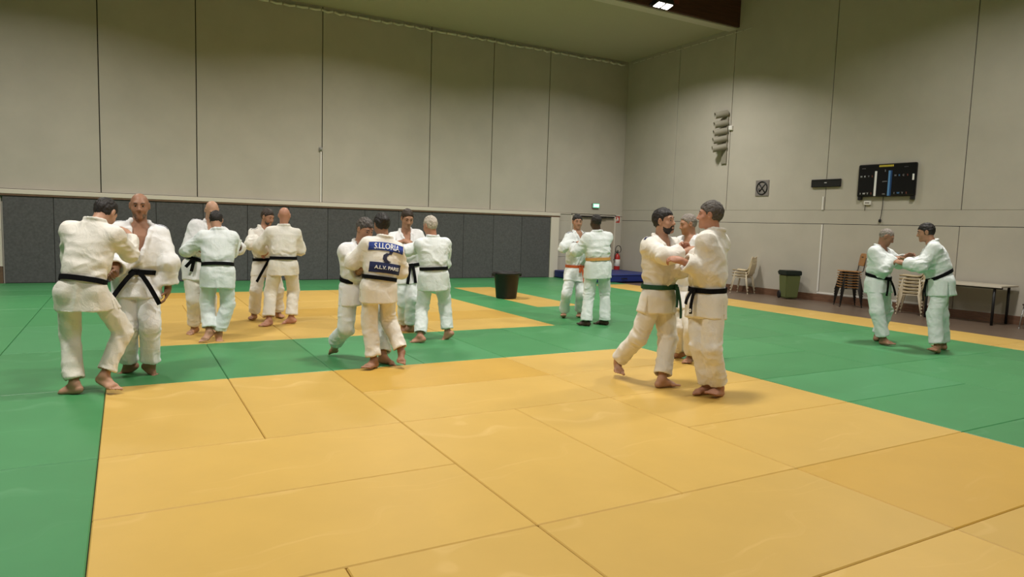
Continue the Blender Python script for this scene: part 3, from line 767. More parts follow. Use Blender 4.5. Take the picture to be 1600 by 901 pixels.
# ------------------------------------------------------------------ things along the back wall
# fire door with closer bar and handle
m = MB(); m.box(12.16, YW-.012, 0, 13.82, YW+.03, 1.93, bev=.004); d_ = structure(m.build('door_1', MAT['door']))
m = MB()
for a, b in ((12.12, 12.17), (13.80, 13.85)): m.box(a, YW-.03, FLZ, b, YW+.02, 1.95, bev=.004)
m.box(12.12, YW-.03, 1.90, 13.85, YW+.02, 1.95, bev=.004); m.build('door_frame', MAT['rail'], d_)
m = MB(); m.box(12.35, YW-.09, 1.855, 13.75, YW-.01, 1.895, bev=.006); m.box(13.1, YW-.12, 1.84, 13.42, YW-.03, 1.90, bev=.01); m.build('door_closer', MAT['dark_metal'], d_)
m = MB(); m.box(13.58, YW-.05, .93, 13.68, YW-.008, 1.07, bev=.006); m.tube([(13.63, YW-.05, 1.0), (13.63, YW-.09, 1.0), (13.5, YW-.09, 1.0)], .012, 8); m.build('door_handle', MAT['black'], d_)
# exit light
e = empty('exit_light', (13.02, YW, 2.22)); tag(e, 'small green illuminated emergency exit light above the fire door', 'exit light')
m = MB(); m.box(-.13, -.07, -.075, .13, -.002, .075, bev=.012); m.build('housing', MAT['grey'], e)
m = MB(); m.box(-.115, -.076, -.06, .115, -.069, .06, bev=.003); m.build('panel', MAT['exit'], e)
m = MB(); m.box(-.085, -.080, -.03, -.012, -.0755, .035, bev=.002); m.box(.012, -.080, -.03, .085, -.0755, .035, bev=.002); m.build('pictogram', MAT['exit_white'], e)
# sign over the extinguisher
e = empty('extinguisher_sign', (13.93, YW, 1.83)); tag(e, 'small red and white extinguisher sign on the wall beside the fire door', 'sign')
m = MB(); m.box(-.1, -.012, -.13, .1, -.002, .13, bev=.003); m.build('plate', MAT['white'], e)
m = MB(); m.box(-.085, -.015, -.115, .085, -.0115, .115); m.mi = 1; m.tube([(.0, -.016, -.07), (.0, -.016, .03)], .028, 8); m.box(-.012, -.018, .03, .012, -.0145, .07); m.box(-.05, -.018, .05, .02, -.0145, .065); m.box(-.07, -.018, -.08, -.045, -.0145, -.0); m.build('symbol', [MAT['signred'], MAT['white']], e)
# fire extinguisher
e = empty('fire_extinguisher', (13.86, YW-.17, .0)); tag(e, 'red fire extinguisher with a black hose loop hanging beside the fire door', 'fire extinguisher')
m = MB(); m.lathe([(.0, .16), (.085, .16), (.092, .18), (.092, .60), (.08, .66), (.045, .71), (.03, .74), (.0, .74)], n=28); m.build('cylinder', MAT['red'], e)
m = MB(); m.lathe([(.0, .13), (.095, .13), (.097, .2), (.094, .2)], n=28); m.build('base_ring', MAT['black'], e)
m = MB(); m.lathe([(.0934, .34), (.0945, .341), (.0945, .55), (.0934, .551)], n=28); m.build('label_band', MAT['white'], e)
m = MB(); m.lathe([(.0, .735), (.026, .735), (.026, .79), (.0, .79)], n=16); m.box(-.1, -.015, .79, .03, .015, .805, bev=.004); m.box(-.09, -.012, .83, .03, .012, .842, bev=.004); m.box(.0, -.012, .80, .03, .012, .84, bev=.003); m.build('valve', MAT['black'], e)
m = MB(); m.tube([(.03, 0, .77)]+[(.02+.11*math.cos(t), -.01, .86+.13*math.sin(t)) for t in np.linspace(-.6, 3.9, 16)]+[(-.105, -.02, .7), (-.11, -.03, .45)], .011, 8); m.build('hose', MAT['black'], e)
m = MB(); m.box(-.04, .06, .5, .04, .168, .56, bev=.004); m.box(-.04, .09, .16, .04, .168, .20, bev=.004); m.build('bracket', MAT['dark_metal'], e)
# conduit with junction box on the back wall
e = empty('wall_conduit', (4.495, YW, 1.96)); tag(e, 'pale vertical cable conduit rising from the white rail to a round socket', 'conduit')
m = MB(); m.box(-.022, -.025, 0, .014, -.001, 1.27, bev=.004); m.build('channel', MAT['white'], e)
m = MB(); m.box(-.06, -.05, 1.27, .03, -.002, 1.36, bev=.012, seg=2); m.lathe([(0, -.075), (.03, -.075), (.033, -.045)], c=(-.015, 0, 1.315), n=16, axis='Y'); m.build('socket', MAT['grey'], e)
# blue crash mat in the corner
e = empty('crash_mat', (12.85, 9.35, 0), 0.0); tag(e, 'long dark blue foam crash mat lying on the floor in the far corner', 'crash mat')
m = MB(); m.box(-1.35, -.72, .001, 1.15, 1.2, .225, bev=.035, seg=3); m.build('cover', MAT['blue'], e)
m = MB()
for z in (.03, .197): m.tube([(-1.355, -.725, z), (1.155, -.725, z)], .006, 6); m.tube([(-1.355, -.725, z), (-1.355, 1.205, z)], .006, 6)
m.build('piping', mat('crash_piping', (.01, .02, .1), .5), e)
m = MB(); m.strip([(-.3, -.727, .12), (-.27, -.75, .105), (-.12, -.75, .105), (-.09, -.727, .12)], [(0, 0, 1)]*4, .03, .006); m.build('handle', MAT['black'], e)
# black tub
e = empty('tub', (7.14, 5.66, 0)); tag(e, 'round black plastic tub standing on the narrow yellow mat island', 'tub')
m = MB(); m.lathe([(0, .004), (.205, .004), (.215, .02), (.265, .50), (.29, .505), (.295, .53), (.29, .553), (.262, .556), (.25, .54), (.20, .03), (0, .028)], n=48); m.build('shell', MAT['bin'], e)
for sg in (-1, 1):
    m = MB(); m.box(sg*.28-.03, -.06, .50, sg*.28+.055*(sg > 0)+.03*(sg < 0)-.025*(sg < 0)*2-.0, .06, .528, bev=.01); m.box(sg*.315-.01, -.07, .465, sg*.315+.01, .07, .53, bev=.006); m.build('handle', MAT['bin'], e)
# ------------------------------------------------------------------ things on and along the right wall
def W2(name, y, z, label, cat, group=None): e = on_w2(name, sY(y), z); tag(e, label, cat, group); return e
# column of five sound tubes
e = W2('horn_column', 6.70, 4.1, 'column of five grey tube loudspeakers on a strip high on the right wall', 'loudspeaker'); e.scale = (.88, .88, .92)
m = MB(); m.box(-.09, -.05, -.80, .10, -.002, .55, bev=.006); m.build('strip', MAT['horn'], e)
for i, z in enumerate((.60, .33, .10, -.12, -.36)):
    m = MB(); a, b = (.06, -.03, z+.06), (-.16-.03*i*.3, -.34, z-.03); A1, B1 = Vector(a), Vector(b); dd = (B1-A1).normalized()
    m.tube([A1, B1], .095, 20, caps=False); m.tube([B1, B1-dd*.10, B1-dd*.10], [.095, .08, .0], 20, caps=False); m.tube([A1, A1+dd*.002], [.094, .095], 20)
    t = m.build('tube', MAT['horn'], e)
    m = MB(); m.tube([B1-dd*.06, B1-dd*.055], [.077, .077], 20); m.build('mouth', MAT['horn_dark'], t)
e = W2('junction_box', 6.52, 4.30, 'tiny white junction box beside the tube loudspeakers', 'junction box'); m = MB(); m.box(-.06, -.06, -.06, .06, -.002, .06, bev=.01); m.box(-.045, -.066, -.045, .045, -.058, .045, bev=.003); m.build('lid', MAT['white'], e)
# crossed-circle sign
e = W2('round_symbol_sign', 5.42, 2.68, 'square grey sign with a dark circle and crossed strokes on the right wall', 'sign')
m = MB(); m.box(-.2, -.02, -.2, .2, -.002, .2, bev=.003); m.build('plate', MAT['sign_grey'], e)
m = MB(); m.tube([(.155*math.cos(t), -.021, .16*math.sin(t)) for t in np.linspace(0, 2*math.pi, 33)[:-1]], .016, 8, closed=True)
for a, b in (((-.10, .12), (.09, -.11)), ((.10, .11), (-.07, -.09)), ((-.07, -.09), (-.09, -.01))): m.tube([(a[0], -.021, a[1]), (b[0], -.021, b[1])], .015, 8)
m.build('symbol', MAT['black'], e)
# black bar sign
e = W2('display_bar', 3.65, 2.745, 'long narrow black display bar on the right wall left of the scoreboard', 'display')
m = MB(); m.box(-.37, -.05, -.09, .37, -.002, .09, bev=.008); m.box(-.36, -.058, .06, .36, -.048, .08, bev=.003); m.box(-.36, -.058, -.08, .36, -.048, -.06, bev=.003); m.build('case', MAT['black'], e)
m = MB(); m.box(-.03, -.056, -.005, .035, -.0495, .02, bev=.003); m.build('badge', MAT['board_grey'], e)
e = W2('wall_conduit', 3.70, 2.12, 'short white conduit stub hanging under the black display bar', 'conduit'); m = MB(); m.box(-.02, -.028, 0, .02, -.002, .31, bev=.005); m.build('channel', MAT['white'], e)
# scoreboard
e = W2('scoreboard', 2.22, 2.76, 'black electronic scoreboard on the right wall with white and blue bars', 'scoreboard')
w_, h_ = .63, .355
m = MB(); m.box(-w_, -.09, -h_, w_, -.01, h_, bev=.04, seg=3); m.build('case', MAT['board'], e)
m = MB(); m.box(-w_+.02, -.08, -h_-.07, -w_+.1, -.002, -h_+.01, bev=.01); m.box(w_-.1, -.08, -h_-.07, w_-.02, -.002, -h_+.01, bev=.01); m.box(-w_+.05, -.03, -.2, w_-.05, -.002, .2); m.build('bracket', MAT['black'], e)
m = MB(); m.box(-.245, -.097, -.34, -.195, -.088, .20, bev=.004); m.build('white_bar', MAT['board_white'], e)
m = MB(); m.box(.055, -.097, -.34, .10, -.088, .20, bev=.004); m.mi = 1; m.box(.10, -.096, -.34, .135, -.089, .20, bev=.003); m.build('blue_bar', [MAT['board_blue'], MAT['board_blue2']], e)
def text_mesh(name, s, size, m, parent, loc, rot=(math.pi/2, 0, 0), sx=1.0, ext=.0015):
    cu = bpy.data.curves.new(name, 'FONT'); cu.body = s; cu.size = size; cu.align_x = 'CENTER'; cu.align_y = 'CENTER'; cu.extrude = ext; cu.resolution_u = 2
    t = bpy.data.objects.new(name, cu); COL.objects.link(t); dg = bpy.context.evaluated_depsgraph_get(); dg.update()
    me = bpy.data.meshes.new_from_object(t.evaluated_get(dg)); bpy.data.objects.remove(t); me.materials.clear(); me.name = name
    o = link_mesh(name, me, m, parent); o.location = loc; o.rotation_euler = rot; o.scale = (sx, 1, 1); return o
yb = -.0925
m = MB()
for i in range(10): m.box(-.16+.032*i, yb, .285, -.16+.032*i+.024, yb+.004, .325)
m.build('maker_name', MAT['board_yellow'], e)
text_mesh('digit', '2', .06, MAT['board_grey'], e, (-.02, yb, .20)); text_mesh('caption', 'JUDO', .03, MAT['board_grey'], e, (-.015, yb, -.03), sx=1.3); text_mesh('caption', 'OSK', .035, MAT['board_grey'], e, (-.02, yb, -.30))
for sx_, cs in ((-1, ('board_white', 'board_white', 'board_grey', 'board_red')), (1, ('board_grey', 'board_blue', 'board_grey', 'board_red'))):
    for j, ch in enumerate('HKYS' if sx_ < 0 else 'HKCS'):
        text_mesh('letter', ch, .055, MAT[cs[j]], e, ((-.545+.082*j) if sx_ < 0 else (.205+.085*j), yb, .09+.0*j))
    for j, ch in enumerate('IWYS'):
        text_mesh('letter', ch, .06, MAT[('board_white', 'board_white', 'board_white', 'board_red')[j] if sx_ < 0 else ('board_grey', 'board_blue', 'board_grey', 'board_red')[j]], e, ((-.545+.082*j) if sx_ < 0 else (.205+.085*j), yb, -.285))
    text_mesh('caption', '- - -', .05, MAT['board_grey' if sx_ > 0 else 'board_white'], e, (-.5 if sx_ < 0 else .42, yb, .27))
m = MB(); m.box(.56, yb-.004, -.02, .60, yb+.004, .11, bev=.004); m.build('sticker', MAT['board_white'], e)
e = W2('power_box', 2.62, 2.275, 'small white tag box just under the left end of the scoreboard', 'box'); m = MB(); m.box(-.08, -.04, -.045, .08, -.002, .045, bev=.006); m.build('cover', MAT['white'], e); m = MB(); m.tube([(-.05, -.02, -.045), (-.05, -.02, -.17)], .006, 6); m.build('lead', MAT['dark_metal'], e); m = MB(); m.box(-.05, -.043, -.012, .05, -.039, .014); m.build('print', MAT['sign_grey'], e)
e = W2('hanging_cable', 2.28, 2.41, 'thin dark cable hanging down the wall from the scoreboard to a plug', 'cable')
m = MB(); m.tube([(0, -.02, 0), (.0, -.018, -.2), (-.015, -.016, -.4), (-.03, -.018, -.50)], .007, 6); m.build('lead', MAT['dark_metal'], e); m = MB(); m.box(-.055, -.05, -.56, -.005, -.004, -.495, bev=.01); m.build('plug', MAT['black'], e)
# green wheeled bin
e = empty('wheeled_bin', (*w2(sY(4.22), FLZ, .36)[:2], FLZ), W2ROT+1.15); e.scale = (.74, .74, .98); tag(e, 'olive green wheeled bin with a dark lid standing against the right wall', 'bin')
m = MB(); v = []
def frus(x0, y0, x1, y1, z0, X0, Y0, X1, Y1, z1):
    return [(x0, y0, z0), (x1, y0, z0), (x1, y1, z0), (x0, y1, z0), (X0, Y0, z1), (X1, Y0, z1), (X1, Y1, z1), (X0, Y1, z1)]
def add_frus(m, q, bev=.02):
    vs = [m.bm.verts.new(p) for p in q]; fs = [m.bm.faces.new([vs[i] for i in f]) for f in ((3, 2, 1, 0), (4, 5, 6, 7), (0, 1, 5, 4), (1, 2, 6, 5), (2, 3, 7, 6), (3, 0, 4, 7))]
    es = list({e_ for f in fs for e_ in f.edges}); r = bmesh.ops.bevel(m.bm, geom=es, offset=bev, segments=2, affect='EDGES')
    for f in r['faces']: f.material_index = m.mi
    for f in fs:
        if f.is_valid: f.material_index = m.mi
add_frus(m, frus(-.20, -.21, .22, .17, .02, -.245, -.27, .265, .22, .60), .03); m.build('body', MAT['bin_green'], e)
m = MB(); add_frus(m, frus(-.265, -.29, .285, .24, .585, -.265, -.28, .28, .23, .70), .018); m.box(-.255, .2, .63, .27, .28, .67, bev=.012); m.build('lid', MAT['bin_lid'], e)
for sx_ in (-1, 1):
    m = MB(); m.lathe([(0, -.025), (.05, -.025), (.095, -.022), (.098, 0), (.095, .022), (.05, .025), (0, .025)], c=(sx_*.215, .17, .10), n=24, axis='X'); m.build('wheel', MAT['black'], e)
m = MB(); m.tube([(-.24, .17, .10), (.24, .17, .10)], .012, 8); m.build('axle', MAT['dark_metal'], e)
# ---- stacking chairs
def shell_seat(m, w, thick, prof, nx=10, curve=.03):
    rows = []
    for (y, z, ww) in prof:
        rows.append([Vector((ww*w*(2*i/nx-1), y, z+curve*abs(2*i/nx-1)**2.2)) for i in range(nx+1)])
    top = [[m.bm.verts.new(p) for p in r] for r in rows]
    bot = []
    for j, r in enumerate(rows):
        a = rows[max(j-1, 0)][0]; b = rows[min(j+1, len(rows)-1)][0]; t = (b-a).normalized(); n = Vector((1, 0, 0)).cross(t); n = n if (n.z > 0 or n.y > 0) else -n
        bot.append([m.bm.verts.new(p-n*thick) for p in r])
    for G_, fl in ((top, False), (bot, True)):
        for a, b in zip(G_, G_[1:]):
            for i in range(nx):
                q = (a[i], a[i+1], b[i+1], b[i]); f = m.bm.faces.new(q[::-1] if fl else q); f.smooth = True; f.material_index = m.mi
    for j in range(len(rows)-1):
        for i in (0, nx): m.bm.faces.new((top[j][i], top[j+1][i], bot[j+1][i], bot[j][i])).material_index = m.mi
    for j in (0, len(rows)-1):
        for i in range(nx): m.bm.faces.new((top[j][i], top[j][i+1], bot[j][i+1], bot[j][i])).material_index = m.mi
def leg_frame(parent, mt, w=.2, spread=.05):
    for sx_ in (-1, 1):
        for (yt, yb_) in ((-.15, -.23), (.13, .22)):
            m = MB(); m.tube([(sx_*(w-.03), yt*.6, .415), (sx_*w, yt, .405), (sx_*(w+spread*.6), (yt+yb_)/2, .2), (sx_*(w+spread), yb_, .0)], .011, 8); m.lathe([(0, .0), (.014, .0), (.014, .02), (0, .02)], c=(sx_*(w+spread), yb_, 0), n=10); m.build('leg', mt, parent)
    m = MB(); m.tube([(-w, -.15, .403), (w, -.15, .403)], .009, 8); m.tube([(-w, .13, .403), (w, .13, .403)], .009, 8)
    for sx_ in (-1, 1): m.tube([(sx_*w, -.15, .403), (sx_*w, .13, .403)], .009, 8)
    m.build('seat_frame', mt, parent)
cream_prof = [(-.24, .425, .86), (-.225, .437, .95), (-.15, .437, 1), (0, .425, 1), (.10, .425, 1), (.155, .445, .98), (.19, .50, .96), (.215, .60, .94), (.24, .70, .9), (.25, .76, .82), (.252, .785, .62)]
ply_seat = [(-.22, .43, .92), (-.205, .44, 1), (-.1, .438, 1), (.05, .43, 1), (.17, .432, .97), (.19, .435, .9)]
ply_back = [(.205, .56, .84), (.21, .58, .95), (.225, .68, .97), (.24, .78, .95), (.25, .825, .82), (.253, .835, .6)]
def cream_chair(name='stacking_chair'):
    e = empty(name); m = MB(); shell_seat(m, .215, .012, cream_prof); m.build('shell', MAT['cream'], e); leg_frame(e, MAT['cream_metal']); return e
def ply_chair():
    e = empty('stacking_chair'); m = MB(); shell_seat(m, .205, .013, ply_seat, curve=.006); m.build('seat', MAT['ply'], e)
    m = MB(); shell_seat(m, .20, .012, ply_back, curve=0); b = m.build('backrest', MAT['ply'], e)
    m = MB(); m.box(-.055, .228, .745, .055, .238, .762, bev=.003); m.build('grip_slot', MAT['slot'], b)
    leg_frame(e, MAT['dark_metal'], .185)
    for sx_ in (-1, 1):
        m = MB(); m.tube([(sx_*.185, .13, .403), (sx_*.185, .21, .45), (sx_*.18, .235, .60), (sx_*.178, .252, .74)], .010, 8); m.build('back_post', MAT['dark_metal'], e)
    return e
def place(o, x, y, z, rz, label, group): o.location = (x, y, z); o.rotation_euler = (0, 0, rz); tag(o, label, 'chair', group)
POSN = {1: ['only one'], 3: ['top', 'middle', 'lowest'], 6: ['top', 'second from the top', 'third from the top', 'third from the floor', 'second from the floor', 'lowest'],
        7: ['top', 'second from the top', 'third from the top', 'middle', 'third from the floor', 'second from the floor', 'lowest']}
proto = None
p = w2(sY(5.55), 0, .36); c3 = W2ROT
for i in range(3):
    o = cream_chair() if proto is None else copy_tree(proto); proto = proto or o
    z = FLZ+.075*(2-i); q = (p[0]+.0, p[1]); fw = Vector((math.cos(c3+.55), math.sin(c3+.55)))
    place(o, p[0], p[1], z, W2ROT-1.25, f'cream shell chair, {POSN[3][i]} of the short stack left of the wheeled bin', 'short stack of cream chairs')
p = w2(sY(2.66), 0, .42); pr2 = None
for i in range(7):
    o = ply_chair() if pr2 is None else copy_tree(pr2); pr2 = pr2 or o
    place(o, p[0], p[1], FLZ+.058*(6-i), W2ROT-.75, f'brown plywood chair, {POSN[7][i]} of the stack behind the balding man', 'stack of brown plywood chairs')
    if i:                                          # nested below: its low back slips behind the one above
        for ch in list(o.children):
            if ch.name.split('.')[0] in ('backrest', 'back_post'):
                for g_ in list(ch.children): bpy.data.objects.remove(g_)
                bpy.data.objects.remove(ch)
p = w2(sY(1.28), 0, .45); pr3 = None
for i in range(6):
    o = copy_tree(proto)
    place(o, p[0], p[1], FLZ+.068*(5-i), W2ROT-1.25, f'cream shell chair, {POSN[6][i]} of the stack between two men', 'tall stack of cream chairs')
# dark desk behind the short stack
e = empty('small_desk', (*w2(sY(6.85), FLZ, .33)[:2], FLZ), W2ROT); tag(e, 'small dark desk against the right wall behind the short stack of cream chairs', 'desk')
m = MB(); m.box(-.4, -.28, .63, .42, .26, .66, bev=.006); m.build('desktop', MAT['desk'], e)
for sx_ in (-.36, .36):
    for y in (-.24, .22):
        m = MB(); m.tube([(sx_, y, 0), (sx_, y, .63)], .014, 8); m.build('leg', MAT['dark_metal'], e)
m = MB(); m.box(-.36, .19, .2, .36, .21, .62, bev=.004); m.build('modesty_panel', MAT['desk'], e)
# pale stick leaning on the wall behind
e = W2('wall_rod', 6.72, .75, 'thin pale strip standing on the wall above the small dark desk', 'strip'); m = MB(); m.box(-.035, -.03, -.09, .035, -.002, .75, bev=.004); m.build('channel', MAT['rail'], e)
# long table
e = empty('folding_table', (*w2(sY(.42), FLZ, .42)[:2], FLZ), W2ROT); tag(e, 'long pale laminate table with black legs along the right wall', 'table')
m = MB(); m.box(-.55, -.36, .705, .85, .36, .735, bev=.006); m.build('tabletop', MAT['table'], e)
m = MB(); m.box(-.555, -.365, .700, .855, -.358, .738, bev=.002); m.build('edge_strip', MAT['rail'], e)
for sx_ in (-.45, .72):
    for y in (-.30, .29):
        m = MB(); m.tube([(sx_, y, 0), (sx_, y, .70)], .024, 10); m.build('leg', MAT['black'], e)
m = MB(); m.box(-.46, -.02, .655, .73, .02, .70, bev=.004); m.build('rail', MAT['black'], e)
# stool cut by the frame
e = empty('metal_chair', (*w2(sY(-.88), FLZ, .40)[:2], FLZ), W2ROT+.2); tag(e, 'dark seated metal chair at the right frame beyond the table end', 'chair')
m = MB(); shell_seat(m, .2, .022, ply_seat, curve=.004); m.build('seat', MAT['desk'], e)
leg_frame(e, MAT['steel'], .18, .03)
# ------------------------------------------------------------------ floodlight on the beam
def floodlight(x, y, z, label):
    e = empty('floodlight', (x, y, z)); tag(e, label, 'floodlight', 'floodlights along the beam')
    m = MB(); m.box(-.30, -.2, .0, .30, .16, .12, bev=.02); m.build('housing', MAT['black'], e)
    m = MB()
    for i in range(8): m.box(-.27+.075*i, -.18, .12, -.255+.075*i, .14, .17)
    m.build('cooling_fins', MAT['black'], e)
    for sx_ in (-1, 1):
        m = MB(); m.box(sx_*.155-.118, -.15, -.012, sx_*.155+.118, .10, .003, bev=.01); m.build('led_panel', MAT['lamp'], e)
    m = MB(); m.strip([(-.32, 0, .06), (-.32, 0, .30), (.32, 0, .30), (.32, 0, .06)], [(0, 1, 0)]*4, .04, .008); m.box(-.04, -.02, .29, .04, .53, .33, bev=.004); m.build('bracket', MAT['black'], e)
    e.rotation_euler = (math.radians(-14), 0, 0); e.scale = (.8, .8, .8)
    return e
floodlight(11.3, 6.0, 6.78, 'black floodlight with two lit panels hanging from the brown beam')
# ------------------------------------------------------------------ light: the hall's floodlights (those along the beam and behind the viewer)
def flood(x, y, z, tx, ty, power, sx=.9, sy=.5, col=(1, .955, .885)):
    l = bpy.data.lights.new('floodlight_lamp', 'AREA'); l.shape = 'RECTANGLE'; l.size = sx; l.size_y = sy; l.energy = power; l.color = col; l.spread = math.radians(141)
    o = bpy.data.objects.new('floodlight_lamp', l); COL.objects.link(o); o.location = (x, y, z)
    d = Vector((tx, ty, 0))-Vector((x, y, z)); o.rotation_euler = d.to_track_quat('-Z', 'Y').to_euler(); return o
LP = 214
for x in (-1.5, 5.0, 11.3): flood(x, 5.9, 6.6, x, 6.8, LP)
for x in (-2.0, 4.0, 10.5): flood(x, -1.2, 7.4, x, -.6, LP*1.15)
for x in (0, 7.5): flood(x, -7.0, 7.4, x, -5.6, LP*.6)
w = bpy.data.worlds.new('hall_air'); SC.world = w; w.use_nodes = True; w.node_tree.nodes['Background'].inputs[0].default_value = (.6, .55, .45, 1); w.node_tree.nodes['Background'].inputs[1].default_value = .02
SC.view_settings.view_transform = 'Standard'; SC.view_settings.look = 'None'; SC.view_settings.exposure = 0; SC.view_settings.gamma = 1
SC.view_settings.use_curve_mapping = False
